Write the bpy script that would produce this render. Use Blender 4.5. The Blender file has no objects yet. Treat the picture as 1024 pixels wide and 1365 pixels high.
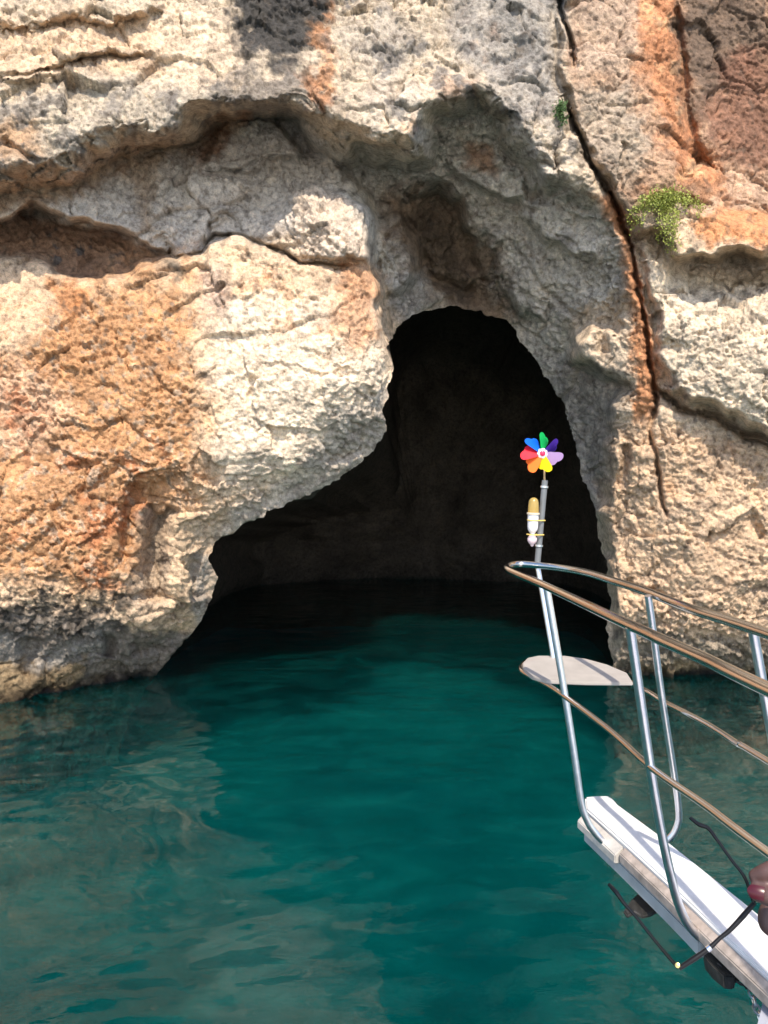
import bpy, bmesh, math, random
import numpy as np
from mathutils import Vector, Matrix
random.seed(7)
np.random.seed(7)

# ------------------------------------------------------------------ camera, sky, sun, exposure
scene = bpy.context.scene
COL = scene.collection
EYE = np.array([0.0, 0.0, 3.0])
FOC = 1031.0                                   # focal length in photograph pixels (1024 x 1365)
PITCH = math.atan((682.5 - 630.0) / FOC)       # horizon at row 630: camera tilted a little down
cam_data = bpy.data.cameras.new('camera')
cam = bpy.data.objects.new('camera', cam_data)
COL.objects.link(cam)
cam.location = EYE
cam.rotation_euler = (math.pi / 2 - PITCH, 0, 0)
cam_data.sensor_fit = 'VERTICAL'
cam_data.angle = 2 * math.atan(682.5 / FOC)
cam_data.clip_start = 0.05
cam_data.clip_end = 2000
scene.camera = cam

SUN_ELEV = math.radians(51)
SUN_AZ = math.radians(-4.5)      # heading of the light seen from above, 0 = straight along +Y, positive turns to +X
world = bpy.data.worlds.new('World')
scene.world = world
world.use_nodes = True
wn = world.node_tree
bg = wn.nodes['Background']
sky = wn.nodes.new('ShaderNodeTexSky')
sky.sky_type = 'NISHITA'
sky.sun_disc = False
sky.sun_elevation = SUN_ELEV
sky.sun_rotation = math.pi + SUN_AZ
wn.links.new(sky.outputs[0], bg.inputs[0])
bg.inputs[1].default_value = 0.15
sun_data = bpy.data.lights.new('sun', 'SUN')
sun_data.energy = 3.5
sun_data.angle = math.radians(0.55)
sun_data.color = (1.0, 0.89, 0.74)
sun = bpy.data.objects.new('sun', sun_data)
COL.objects.link(sun)
_d = Vector((math.sin(SUN_AZ) * math.cos(SUN_ELEV), math.cos(SUN_AZ) * math.cos(SUN_ELEV), -math.sin(SUN_ELEV)))
sun.rotation_euler = _d.to_track_quat('-Z', 'Y').to_euler()
sun.location = (0, -10, 20)
vs = scene.view_settings
vs.view_transform = 'Standard'
vs.look = 'None'
vs.exposure = 0.86
vs.gamma = 1.0
vs.use_curve_mapping = False

# ------------------------------------------------------------------ helpers: projection, noise, meshes
CP, SP = math.cos(PITCH), math.sin(PITCH)


def at(px, py, Y):
    """world point at forward distance Y seen in photograph pixel (px, py)"""
    px = np.asarray(px, float); py = np.asarray(py, float)
    x = (px - 512.0) / FOC
    y = (682.5 - py) / FOC
    t = np.asarray(Y, float) / (CP + y * SP)
    return np.stack([x * t, (CP + y * SP) * t, 3.0 + (y * CP - SP) * t], -1)


def atz(px, py, z):
    """world point on the level z seen in photograph pixel (px, py)"""
    x = (px - 512.0) / FOC
    y = (682.5 - py) / FOC
    t = (z - 3.0) / (y * CP - SP)
    return np.array([x * t, (CP + y * SP) * t, z])


_rng = np.random.RandomState(3)
_perm = _rng.permutation(256).astype(np.int64)
_perm = np.concatenate([_perm, _perm, _perm])
_grad = _rng.normal(size=(256, 3)).astype(np.float32)
_grad /= np.linalg.norm(_grad, axis=1)[:, None]


def perlin(P, scale=1.0, seed=0):
    P = np.asarray(P, np.float32) * np.float32(scale) + np.float32(seed * 17.31)
    i = np.floor(P).astype(np.int64)
    f = P - i
    w = f * f * f * (f * (f * 6 - 15) + 10)
    X, Y, Z = i[..., 0] & 255, i[..., 1] & 255, i[..., 2] & 255
    out = 0
    for dx in (0, 1):
        wx = w[..., 0] if dx else 1 - w[..., 0]
        a = _perm[(X + dx) & 255]
        for dy in (0, 1):
            wy = w[..., 1] if dy else 1 - w[..., 1]
            b = _perm[a + ((Y + dy) & 255)]
            for dz in (0, 1):
                wz = w[..., 2] if dz else 1 - w[..., 2]
                g = _grad[_perm[b + ((Z + dz) & 255)]]
                d = g[..., 0] * (f[..., 0] - dx) + g[..., 1] * (f[..., 1] - dy) + g[..., 2] * (f[..., 2] - dz)
                out = out + wx * wy * wz * d
    return out * 1.6


def fbm(P, scale, octaves, seed=0, gain=0.5):
    s = 0; a = 1.0
    for k in range(octaves):
        s = s + a * perlin(P, scale * 2.03 ** k, seed + k * 3.7)
        a *= gain
    return s


def worley(P, scale, seed=0, facet=False):
    """distance to nearest (F1) and second nearest (F2) feature point, plus a value per cell or a tilted facet per cell"""
    P = np.asarray(P, np.float32) * np.float32(scale) + np.float32(seed * 11.7)
    i = np.floor(P).astype(np.int64)
    f1 = np.full(P.shape[:-1], 9.0, np.float32); f2 = f1.copy(); val = np.zeros_like(f1)
    for dx in (-1, 0, 1):
        a = _perm[(i[..., 0] + dx) & 255]
        for dy in (-1, 0, 1):
            b = _perm[a + ((i[..., 1] + dy) & 255)]
            for dz in (-1, 0, 1):
                h = _perm[b + ((i[..., 2] + dz) & 255)]
                q = _rngtab[h]
                ex = P[..., 0] - (i[..., 0] + dx + q[..., 0])
                ey = P[..., 1] - (i[..., 1] + dy + q[..., 1])
                ez = P[..., 2] - (i[..., 2] + dz + q[..., 2])
                d = ex * ex + ey * ey + ez * ez
                near = d < f1
                f2 = np.where(near, f1, np.minimum(f2, d))
                if facet:
                    g = _grad[h]
                    v = (q[..., 3] - 0.5) * 0.9 + g[..., 0] * ex + 0.5 * g[..., 1] * ey + g[..., 2] * ez
                else:
                    v = q[..., 3]
                val = np.where(near, v, val)
                f1 = np.where(near, d, f1)
    return np.sqrt(f1), np.sqrt(f2), val


_rngtab = _rng.rand(256, 4).astype(np.float32)


def smooth(a, b, x):
    t = np.clip((x - a) / (b - a), 0, 1)
    return t * t * (3 - 2 * t)


def poly_sd(U, V, poly):
    """signed distance in pixels to a closed outline, positive inside"""
    p = np.asarray(poly, np.float32)
    U = U.astype(np.float32); V = V.astype(np.float32)
    best = np.full(U.shape, 1e9, np.float32)
    inside = np.zeros(U.shape, bool)
    n = len(p)
    for k in range(n):
        ax, ay = p[k]; bx, by = p[(k + 1) % n]
        ex, ey = bx - ax, by - ay
        t = np.clip(((U - ax) * ex + (V - ay) * ey) / (ex * ex + ey * ey + 1e-9), 0, 1)
        best = np.minimum(best, (U - ax - t * ex) ** 2 + (V - ay - t * ey) ** 2)
        if ay != by:
            c = ((ay > V) != (by > V)) & (U < (bx - ax) * (V - ay) / (by - ay) + ax)
            inside ^= c
    d = np.sqrt(best)
    return np.where(inside, d, -d)


def line_dist(U, V, pts):
    """distance to an open polyline and the width parameter (0..1 along it)"""
    best = np.full(U.shape, 1e9, np.float32); along = np.zeros(U.shape, np.float32)
    n = len(pts) - 1
    for k in range(n):
        ax, ay = pts[k]; bx, by = pts[k + 1]
        ex, ey = bx - ax, by - ay
        t = np.clip(((U - ax) * ex + (V - ay) * ey) / (ex * ex + ey * ey + 1e-9), 0, 1)
        d = (U - ax - t * ex) ** 2 + (V - ay - t * ey) ** 2
        m = d < best
        best = np.where(m, d, best); along = np.where(m, (k + t) / n, along)
    return np.sqrt(best), along


def tps(pts):
    """smooth surface through (px, py, value) points"""
    a = np.asarray(pts, float)
    xy = a[:, :2] / 500.0
    n = len(a)
    r = np.linalg.norm(xy[:, None] - xy[None], axis=2)
    K = np.where(r > 0, r * r * np.log(r + 1e-12), 0) + np.eye(n) * 0.002
    Pm = np.c_[np.ones(n), xy]
    A = np.zeros((n + 3, n + 3)); A[:n, :n] = K; A[:n, n:] = Pm; A[n:, :n] = Pm.T
    sol = np.linalg.solve(A, np.r_[a[:, 2], 0, 0, 0])
    lo, hi = a[:, 2].min() - 0.25, a[:, 2].max() + 0.35

    def ev(U, V):
        u = U / 500.0; v = V / 500.0
        s = sol[n] + sol[n + 1] * u + sol[n + 2] * v
        for k in range(n):
            rr = (u - xy[k, 0]) ** 2 + (v - xy[k, 1]) ** 2
            s = s + sol[k] * 0.5 * rr * np.log(rr + 1e-12)
        return np.clip(s, lo, hi)
    return ev


def mesh_fast(name, verts, quads, mat=None, smooth_shade=True, tris=None):
    me = bpy.data.meshes.new(name)
    verts = np.asarray(verts, np.float32)
    me.vertices.add(len(verts))
    me.vertices.foreach_set('co', verts.ravel())
    quads = np.asarray(quads, np.int32).reshape(-1, 4)
    nt = 0 if tris is None else len(tris)
    nl = len(quads) * 4 + nt * 3
    me.loops.add(nl)
    me.polygons.add(len(quads) + nt)
    li = quads.ravel()
    st = np.arange(len(quads), dtype=np.int32) * 4
    if nt:
        tris = np.asarray(tris, np.int32)
        li = np.r_[li, tris.ravel()]
        st = np.r_[st, len(quads) * 4 + np.arange(nt, dtype=np.int32) * 3]
    me.loops.foreach_set('vertex_index', li.astype(np.int32))
    me.polygons.foreach_set('loop_start', st.astype(np.int32))
    me.polygons.foreach_set('use_smooth', np.full(len(st), smooth_shade))
    me.update(calc_edges=True)
    if mat:
        me.materials.append(mat)
    return me


def link(name, me, parent=None, loc=None):
    o = bpy.data.objects.new(name, me)
    COL.objects.link(o)
    if parent is not None:
        o.parent = parent
    if loc is not None:
        o.location = loc
    return o


def tag(o, label=None, cat=None, group=None, kind=None):
    for k, v in (('label', label), ('category', cat), ('group', group), ('kind', kind)):
        if v:
            o[k] = v
    return o


# ------------------------------------------------------------------ materials
class NT:
    def __init__(self, name):
        self.m = bpy.data.materials.new(name); self.m.use_nodes = True
        self.t = self.m.node_tree
        self.b = self.t.nodes['Principled BSDF']
        self.out = self.t.nodes['Material Output']

    def n(self, kind, **kw):
        x = self.t.nodes.new(kind)
        for k, v in kw.items():
            if k.startswith('i_'):
                key = k[2:]
                key = int(key) if key.isdigit() else key.replace('_', ' ')
                x.inputs[key].default_value = v
            else:
                setattr(x, k, v)
        return x

    def l(self, a, b):
        self.t.links.new(a, b)


def noise_node(N, scale, detail=4, rough=0.55, vec=None, dist=0.0):
    x = N.n('ShaderNodeTexNoise')
    x.inputs['Scale'].default_value = scale
    x.inputs['Detail'].default_value = detail
    x.inputs['Roughness'].default_value = rough
    x.inputs['Distortion'].default_value = dist
    if vec is not None:
        N.l(vec, x.inputs['Vector'])
    return x


def ramp_node(N, src, stops):
    r = N.n('ShaderNodeValToRGB')
    e = r.color_ramp.elements
    while len(e) < len(stops):
        e.new(0.5)
    for q, (p, c) in zip(e, stops):
        q.position = p
        q.color = (*c, 1) if len(c) == 3 else c
    N.l(src, r.inputs[0])
    return r


def mixc(N, mode, fac, a, b):
    m = N.n('ShaderNodeMix', data_type='RGBA', blend_type=mode)
    for s, v in (('Factor', fac),):
        if hasattr(v, 'default_value') or hasattr(v, 'is_linked'):
            N.l(v, m.inputs[0])
        else:
            m.inputs[0].default_value = v
    for idx, v in ((6, a), (7, b)):
        if isinstance(v, tuple):
            m.inputs[idx].default_value = (*v, 1)
        else:
            N.l(v, m.inputs[idx])
    return m.outputs[2]


def rock_material(name, attr='rock_colour'):
    N = NT(name)
    tc = N.n('ShaderNodeTexCoord')
    ob = tc.outputs['Object']
    ca = N.n('ShaderNodeAttribute', attribute_name=attr)
    n1 = noise_node(N, 3.0, 6, 0.62, ob, 0.6)
    n2 = noise_node(N, 14.0, 5, 0.65, ob)
    n3 = noise_node(N, 60.0, 4, 0.65, ob)
    v1 = ramp_node(N, n1.outputs[0], [(0.28, (0.62, 0.6, 0.6)), (0.5, (1, 1, 1)), (0.72, (1.22, 1.17, 1.1))])
    v2 = ramp_node(N, n2.outputs[0], [(0.3, (0.55, 0.52, 0.5)), (0.5, (1, 1, 1)), (0.72, (1.3, 1.26, 1.2))])
    v3 = ramp_node(N, n3.outputs[0], [(0.32, (0.6, 0.58, 0.56)), (0.5, (1, 1, 1)), (0.7, (1.28, 1.25, 1.2))])
    c = mixc(N, 'MULTIPLY', 1.0, ca.outputs['Color'], v1.outputs[0])
    c = mixc(N, 'MULTIPLY', 1.0, c, v2.outputs[0])
    c = mixc(N, 'MULTIPLY', 0.8, c, v3.outputs[0])
    N.l(c, N.b.inputs['Base Color'])
    N.b.inputs['Roughness'].default_value = 0.92
    N.b.inputs['Specular IOR Level'].default_value = 0.2
    b1 = N.n('ShaderNodeBump'); b1.inputs['Strength'].default_value = 0.8; b1.inputs['Distance'].default_value = 0.04
    n0 = noise_node(N, 5.5, 7, 0.62, ob, 0.9)
    b0 = N.n('ShaderNodeBump'); b0.inputs['Strength'].default_value = 0.35; b0.inputs['Distance'].default_value = 0.08
    N.l(n0.outputs[0], b0.inputs['Height']); N.l(b0.outputs[0], b1.inputs['Normal'])
    N.l(n2.outputs[0], b1.inputs['Height'])
    b2 = N.n('ShaderNodeBump'); b2.inputs['Strength'].default_value = 0.8; b2.inputs['Distance'].default_value = 0.012
    N.l(n3.outputs[0], b2.inputs['Height'])
    N.l(b1.outputs[0], b2.inputs['Normal'])
    N.l(b2.outputs[0], N.b.inputs['Normal'])
    return N.m


def simple(name, col, rough=0.5, metal=0.0, spec=0.5, nscale=None, namp=0.12, bump=0.0, **kw):
    """plain paint/plastic/metal with a fine uneven tone"""
    N = NT(name)
    N.b.inputs['Roughness'].default_value = rough
    N.b.inputs['Metallic'].default_value = metal
    N.b.inputs['Specular IOR Level'].default_value = spec
    if nscale:
        tc = N.n('ShaderNodeTexCoord')
        nn = noise_node(N, nscale, 5, 0.6, tc.outputs['Object'])
        lo = tuple(c * (1 - namp) for c in col); hi = tuple(min(1, c * (1 + namp)) for c in col)
        r = ramp_node(N, nn.outputs[0], [(0.3, lo), (0.7, hi)])
        N.l(r.outputs[0], N.b.inputs['Base Color'])
        rr = N.n('ShaderNodeMapRange')
        rr.inputs[3].default_value = max(0.02, rough * 0.75); rr.inputs[4].default_value = min(1, rough * 1.3)
        N.l(nn.outputs[0], rr.inputs[0]); N.l(rr.outputs[0], N.b.inputs['Roughness'])
        if bump:
            b = N.n('ShaderNodeBump'); b.inputs['Strength'].default_value = 0.5; b.inputs['Distance'].default_value = bump
            N.l(nn.outputs[0], b.inputs['Height']); N.l(b.outputs[0], N.b.inputs['Normal'])
    else:
        N.b.inputs['Base Color'].default_value = (*col, 1)
    for k, v in kw.items():
        N.b.inputs[k.replace('_', ' ')].default_value = v
    return N.m


# ------------------------------------------------------------------ the cliff
STEP = 1.7          # photograph pixels between neighbouring rock vertices inside the view


def axis(lo, a, b, hi, step):
    core = np.arange(a, b + step, step)
    s = step; left = []; x = a
    while x > lo:
        s *= 1.09; x -= s; left.append(x)
    s = step; right = []; x = core[-1]
    while x < hi:
        s *= 1.09; x += s; right.append(x)
    return np.r_[left[::-1], core, right]


gu = axis(-1100, -40, 1064, 2100, STEP)
gv = axis(-700, -40, 965, 1150, STEP)
U, V = np.meshgrid(gu, gv)
U = U.astype(np.float64); V = V.astype(np.float64)


def uvn(U, V, px, seed):
    return perlin(np.stack([U / px, V / px, np.full_like(U, seed * 1.37)], -1), 1.0, seed)


CAVE = [(120, 1200), (170, 960), (205, 905), (225, 880), (258, 848), (270, 825), (284, 792), (290, 770), (276, 744),
        (290, 720), (325, 702), (375, 676), (420, 656), (470, 626), (500, 602), (515, 575), (512, 545), (515, 515),
        (527, 495), (521, 476), (514, 463), (522, 445), (540, 427), (565, 414), (600, 405), (640, 412), (672, 428),
        (700, 458), (730, 500), (750, 540), (765, 590), (775, 630), (795, 680), (804, 730), (812, 790), (812, 850),
        (814, 900), (818, 940), (822, 1200)]


def cave_sd(U, V):
    wu = uvn(U, V, 26, 31) * 5 + uvn(U, V, 9, 32) * 2.5
    wv = uvn(U, V, 26, 33) * 5 + uvn(U, V, 9, 34) * 2.5
    return poly_sd(U + wu, V + wv, CAVE)


sd = cave_sd(U, V)
# rows under water: close the opening so that its rim is one loop
sd = np.minimum(sd, (1105 - V))
gy, gx = np.gradient(sd)
du = np.gradient(U, axis=1); dv = np.gradient(V, axis=0)
gx, gy = gx / du, gy / dv
gl = np.sqrt(gx * gx + gy * gy) + 1e-6
snap = np.abs(sd) < STEP * 0.72
U = np.where(snap, U - sd * gx / gl / np.maximum(gl, 0.6), U)
V = np.where(snap, V - sd * gy / gl / np.maximum(gl, 0.6), V)

# wobble so that block outlines are not smooth
WU = U + uvn(U, V, 90, 1) * 14 + uvn(U, V, 34, 2) * 6 + uvn(U, V, 15, 3) * 3.5
WV = V + uvn(U, V, 90, 4) * 12 + uvn(U, V, 34, 5) * 6 + uvn(U, V, 15, 6) * 3.5

def cellshift(U, V, px, seed):
    A = np.stack([U / px, V / px, np.full_like(U, seed * 0.71)], -1)
    return worley(A + 0.25 * np.stack([uvn(U, V, px, seed + 7), uvn(U, V, px, seed + 8), U * 0], -1), 1.0, seed)[2] - 0.5


WU = WU + cellshift(U, V, 42, 2.0) * 6 + cellshift(U, V, 17, 4.0) * 6
WV = WV + cellshift(U, V, 42, 3.0) * 7 + cellshift(U, V, 17, 5.0) * 7

# general face, then blocks laid over it: outline, depth points, softness of the step in pixels
depth = tps([(-400, 0, 10.4), (0, 0, 10.9), (500, 0, 10.8), (1000, 0, 11.2), (1500, 0, 11.0), (0, 600, 10.6), (1000, 600, 10.9),
             (0, 940, 10.2), (1000, 905, 11.2), (1600, 905, 11.0), (-600, 940, 9.6), (500, -400, 11.8), (0, -400, 11.4), (1000, -400, 12.0)])(U, V)


def block(poly, pts, soft, warp=1.0, amount=1.0):
    global depth
    s = poly_sd(U + (WU - U) * warp, V + (WV - V) * warp, poly)
    w = smooth(-soft, soft, s) * amount
    depth = depth * (1 - w) + tps(pts)(U, V) * w


# arch soffit and right jamb of the mouth
block([(395, 150), (500, 150), (575, 110), (640, 100), (720, 200), (800, 260), (842, 350), (840, 420), (838, 520), (815, 570),
       (825, 640), (812, 700), (822, 780), (822, 1200), (500, 1200), (500, 600), (520, 480), (505, 440), (492, 370), (486, 300), (440, 230)],
      [(430, 200, 11.3), (500, 250, 11.9), (560, 200, 11.2), (640, 160, 10.9), (640, 250, 11.7), (600, 330, 12.5), (520, 330, 12.3),
       (520, 420, 12.0), (600, 405, 13.0), (690, 330, 11.9), (760, 300, 11.1), (820, 340, 10.75), (700, 440, 12.7), (760, 420, 11.7), (830, 430, 10.95),
       (750, 530, 12.5), (800, 520, 11.6), (770, 610, 12.3), (815, 620, 11.3), (800, 690, 12.0), (812, 800, 11.9), (815, 900, 11.6), (500, 900, 12.5)], 14)
# boulders and pockets in the soffit
block([(600, 215), (650, 200), (690, 225), (700, 262), (650, 262), (610, 245)], [(610, 230, 11.3), (690, 240, 11.1), (650, 255, 11.25)], 5)
block([(690, 262), (745, 268), (790, 300), (800, 345), (760, 340), (720, 318)], [(700, 275, 11.1), (790, 320, 10.8), (750, 335, 11.05)], 6)
block([(640, 300), (690, 320), (730, 372), (735, 430), (700, 420), (662, 370)], [(650, 320, 11.95), (725, 400, 11.8), (690, 400, 12.1)], 9)
block([(495, 300), (530, 285), (548, 330), (545, 380), (520, 410), (502, 390)], [(505, 320, 11.4), (540, 340, 11.7), (515, 400, 11.6)], 7)
block([(535, 270), (585, 262), (610, 300), (640, 372), (600, 385), (566, 350)], [(550, 280, 12.4), (600, 330, 12.8), (600, 370, 12.9)], 12, 1.8)
# shaded mass tucked under the upper-left ledge, ending in a lit knob
block([(-700, 150), (250, 140), (400, 150), (445, 200), (478, 245), (492, 285), (497, 330), (486, 356), (452, 350), (420, 344), (385, 332), (340, 318),
       (300, 322), (268, 338), (236, 346), (200, 330), (150, 305), (100, 294), (52, 282), (0, 304), (-700, 340)],
      [(-400, 240, 10.6), (-400, 320, 10.4), (0, 200, 10.7), (0, 290, 10.55), (100, 210, 10.8), (100, 285, 10.5), (200, 200, 11.3), (200, 315, 10.98), (300, 180, 11.5), (300, 250, 11.35),
       (300, 315, 11.22), (350, 310, 11.1), (380, 200, 11.5), (370, 270, 11.2), (425, 290, 10.35), (455, 320, 10.2), (490, 330, 10.35), (430, 340, 10.3), (440, 230, 11.3)], 8)
block([(268, 236), (290, 168), (330, 150), (362, 160), (394, 192), (390, 207), (350, 214), (332, 233), (300, 226)],
      [(280, 220, 11.25), (330, 165, 11.25), (385, 200, 11.15), (330, 225, 11.15)], 4)
block([(392, 168), (430, 160), (470, 186), (474, 206), (446, 212), (410, 196)],
      [(400, 180, 11.05), (440, 170, 10.9), (465, 200, 10.95)], 5)
block([(205, 292), (215, 250), (262, 236), (300, 246), (330, 240), (318, 280), (272, 300), (262, 335), (236, 340)],
      [(215, 270, 11.02), (290, 250, 11.2), (250, 320, 10.98)], 6)
# recess below it
block([(-700, 330), (0, 304), (50, 284), (100, 293), (150, 303), (200, 326), (240, 344), (262, 352), (180, 410), (130, 420), (60, 400), (0, 390), (-700, 390)],
      [(-400, 340, 11.2), (0, 320, 11.25), (100, 320, 11.45), (200, 340, 11.3), (130, 380, 11.0), (0, 360, 11.0), (240, 350, 10.9)], 7)
# big lower-left rock
block([(-700, 352), (0, 345), (58, 348), (100, 366), (126, 384), (176, 369), (220, 352), (260, 338), (300, 331), (345, 326), (392, 340), (440, 352), (480, 356), (500, 380), (503, 410),
       (500, 430), (520, 470), (560, 480), (560, 560), (520, 650), (330, 760), (320, 900), (240, 960), (240, 1200), (-700, 1200)],
      [(-500, 350, 10.6), (-500, 600, 9.9), (-500, 900, 9.5), (0, 350, 10.75), (0, 420, 10.25), (0, 600, 9.8), (0, 800, 9.62), (0, 900, 9.95), (0, 940, 10.0), (60, 930, 10.25), (120, 400, 10.45), (120, 600, 9.85),
       (120, 800, 9.9), (130, 920, 10.75), (200, 400, 10.4), (250, 500, 10.0), (250, 620, 9.95), (200, 750, 10.1), (200, 850, 10.35), (200, 900, 11.2), (250, 840, 10.95), (60, 1100, 10.3), (200, 1100, 11.3),
       (280, 780, 10.85), (240, 780, 10.25), (300, 360, 10.45), (310, 680, 10.25), (290, 722, 10.7), (400, 400, 10.2), (390, 560, 10.0), (400, 625, 10.25), (420, 660, 10.75), (480, 380, 10.35), (490, 480, 10.1), (522, 490, 10.6),
       (470, 555, 10.15), (505, 540, 10.4), (512, 582, 10.75), (470, 620, 10.7), (330, 620, 10.05)], 8)
# upper mass with the long overhanging lip
block([(-700, 250), (-100, 250), (0, 244), (50, 238), (100, 215), (165, 190), (215, 184), (260, 160), (300, 146), (345, 138), (385, 150), (430, 166), (470, 186), (505, 192), (545, 203), (566, 203),
       (574, 165), (595, 140), (640, 128), (675, 148), (695, 195), (720, 238), (760, 256), (788, 274), (806, 300), (822, 345), (838, 350), (832, 310), (806, 262), (786, 205),
       (766, 150), (758, 90), (752, 0), (740, -800), (-700, -800)],
      [(-500, 240, 9.4), (-500, 0, 10.2), (0, 235, 9.7), (100, 205, 9.75), (200, 175, 9.75), (50, 120, 9.95), (50, 60, 10.5), (150, 60, 10.4), (250, 100, 9.95), (330, 130, 9.78), (430, 155, 9.85), (550, 190, 9.65),
       (500, 100, 9.9), (400, 40, 10.4), (600, 60, 10.2), (640, 120, 9.9), (700, 180, 9.95), (720, 230, 9.95), (780, 262, 10.2), (815, 320, 10.5), (730, 60, 10.4), (600, -60, 10.8), (200, -60, 11.0),
       (-200, -60, 10.8), (500, -500, 12.2), (-300, -500, 12.2)], 24)
# slabs of the top left corner
block([(-700, -20), (0, 52), (60, 48), (110, 40), (160, 30), (215, 10), (222, -60), (-700, -200)],
      [(-300, 0, 10.2), (0, 40, 10.15), (100, 30, 10.2), (200, 0, 10.45), (0, -60, 10.7), (200, -60, 10.8)], 9)
block([(-700, 70), (0, 96), (90, 92), (150, 76), (215, 66), (230, 40), (150, 30), (0, 30), (-700, 20)],
      [(-300, 80, 9.9), (0, 88, 10.02), (120, 75, 10.1), (0, 50, 10.35), (200, 50, 10.35), (100, 40, 10.4)], 9)
# right-hand wall: upper band, hanging ledge with the plant, pale middle block, rough base
block([(748, -800), (743, 0), (755, 90), (767, 150), (785, 205), (806, 262), (832, 306), (860, 300), (900, 262), (960, 275), (1030, 300), (2400, 330), (2400, -800)],
      [(770, 0, 10.5), (790, 160, 10.2), (830, 250, 10.25), (860, 60, 10.5), (900, 230, 10.25), (880, 150, 10.4), (950, 100, 11.1), (1010, 120, 11.2), (940, 240, 10.7), (1000, 260, 10.9), (1020, 20, 11.2), (920, 0, 11.1), (1300, 100, 11.0), (1000, -400, 12.0)], 7)
block([(836, 300), (840, 285), (870, 272), (930, 270), (1030, 292), (1300, 300), (2400, 330), (2400, 345), (1040, 330), (990, 338), (960, 345), (930, 335), (905, 335), (885, 318), (862, 320), (846, 318)],
      [(850, 300, 10.2), (900, 280, 10.4), (905, 320, 10.15), (960, 290, 10.2), (960, 330, 9.9), (1020, 310, 10.1), (1300, 330, 10.0)], 8, 1.2)
block([(852, 318), (880, 322), (930, 338), (1000, 345), (2400, 350), (2400, 640), (1100, 590), (1024, 578), (985, 566), (950, 548), (915, 538), (892, 520), (884, 500), (872, 470), (868, 430), (858, 380)],
      [(865, 335, 10.6), (900, 350, 10.6), (940, 356, 11.15), (990, 366, 11.3), (890, 372, 10.4), (960, 398, 10.5), (880, 400, 10.45), (950, 420, 10.3), (1020, 400, 10.3), (900, 500, 10.35), (960, 520, 10.1), (1020, 560, 10.05), (1300, 480, 10.1)], 7)
block([(838, 500), (862, 520), (880, 540), (910, 548), (950, 560), (985, 578), (1024, 592), (1100, 604), (2400, 650), (2400, 1300), (820, 1300), (818, 800), (808, 700), (800, 680),
       (822, 672), (838, 645), (846, 610), (830, 560)],
      [(850, 540, 10.75), (900, 560, 10.6), (1000, 610, 10.5), (840, 640, 10.8), (815, 690, 11.15), (830, 800, 11.0), (900, 700, 10.55), (1000, 750, 10.5), (900, 850, 10.75), (1000, 880, 11.0),
       (860, 900, 11.3), (960, 905, 11.35), (1300, 800, 10.6), (1300, 920, 11.2)], 9)
# column between jamb and crack
block([(806, 300), (836, 352), (848, 380), (858, 430), (866, 480), (872, 540), (840, 560), (812, 548), (838, 515), (768, 482), (764, 452), (786, 430), (826, 440), (832, 410), (826, 372)],
      [(815, 310, 10.45), (845, 400, 10.5), (800, 460, 10.85), (775, 470, 11.0), (850, 500, 10.6), (840, 550, 10.75)], 7)

depth0 = depth.copy()
# cracks and grooves (pixel path, half width, depth in metres)
CR = [([(738, -20), (748, 18), (766, 60), (770, 84)], 3, 0.35), ([(754, 128), (766, 160), (780, 200), (794, 240), (812, 268), (838, 330), (846, 380), (856, 420), (862, 460), (868, 500), (876, 540), (868, 575)], 2.8, 0.42),
      ([(868, 575), (880, 620), (886, 690)], 2.5, 0.25), ([(876, 520), (905, 545), (950, 556), (990, 578), (1040, 590)], 3.5, 0.45),
      ([(0, 304), (50, 284), (100, 293), (150, 304), (200, 328), (236, 346), (268, 336), (282, 312), (330, 318), (380, 332), (400, 350), (450, 358), (468, 356)], 3, 0.35),
      ([(276, 310), (276, 296), (290, 292)], 2, 0.15), ([(900, 0), (908, 60), (915, 140), (925, 190), (945, 235)], 7, 0.28),
      ([(0, 185), (24, 200), (44, 216), (54, 230)], 4, 0.15), ([(355, 150), (395, 190), (440, 210), (470, 232)], 4, 0.25), ([(310, 232), (345, 212), (392, 206)], 3, 0.12),
      ([(535, 290), (548, 330), (570, 372), (640, 395)], 10, 0.35), ([(180, 640), (172, 690), (164, 750)], 9, 0.3), ([(212, 680), (202, 745), (206, 805)], 18, 0.55),
      ([(186, 672), (205, 655), (240, 640)], 9, 0.12), ([(98, 668), (140, 640), (180, 610)], 8, 0.1), ([(44, 846), (40, 900)], 10, 0.2), ([(150, 850), (144, 880)], 8, 0.25), ([(262, 748), (256, 800)], 7, 0.15),
      ([(790, 610), (800, 640), (812, 665)], 9, 0.2), ([(834, 590), (836, 620), (828, 650)], 7, 0.22), ([(800, 440), (806, 470)], 9, 0.25), ([(810, 505), (840, 520)], 9, 0.2),
      ([(0, 96), (90, 93), (150, 76), (200, 70)], 3, 0.12), ([(600, 235), (660, 265), (720, 280)], 4, 0.15), ([(660, 300), (720, 380), (770, 420)], 3, 0.08), ([(130, 385), (134, 402)], 7, 0.12),
      ([(840, 770), (850, 790), (882, 790)], 6, 0.2), ([(1000, 690), (1015, 720)], 8, 0.15), ([(880, 460), (905, 470)], 8, 0.12), ([(903, 392), (915, 388)], 7, 0.12)]
def blur(a, n, r=2):
    for _ in range(n):
        for axn in (0, 1):
            p = np.concatenate([np.repeat(np.take(a, [0], axn), r, axn), a, np.repeat(np.take(a, [-1], axn), r, axn)], axn)
            c = np.cumsum(p, axn)
            c = np.concatenate([np.zeros_like(np.take(c, [0], axn)), c], axn)
            m_ = a.shape[axn]
            a = (np.take(c, np.arange(2 * r + 1, 2 * r + 1 + m_), axn) - np.take(c, np.arange(0, m_), axn)) / (2 * r + 1)
    return a


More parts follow.
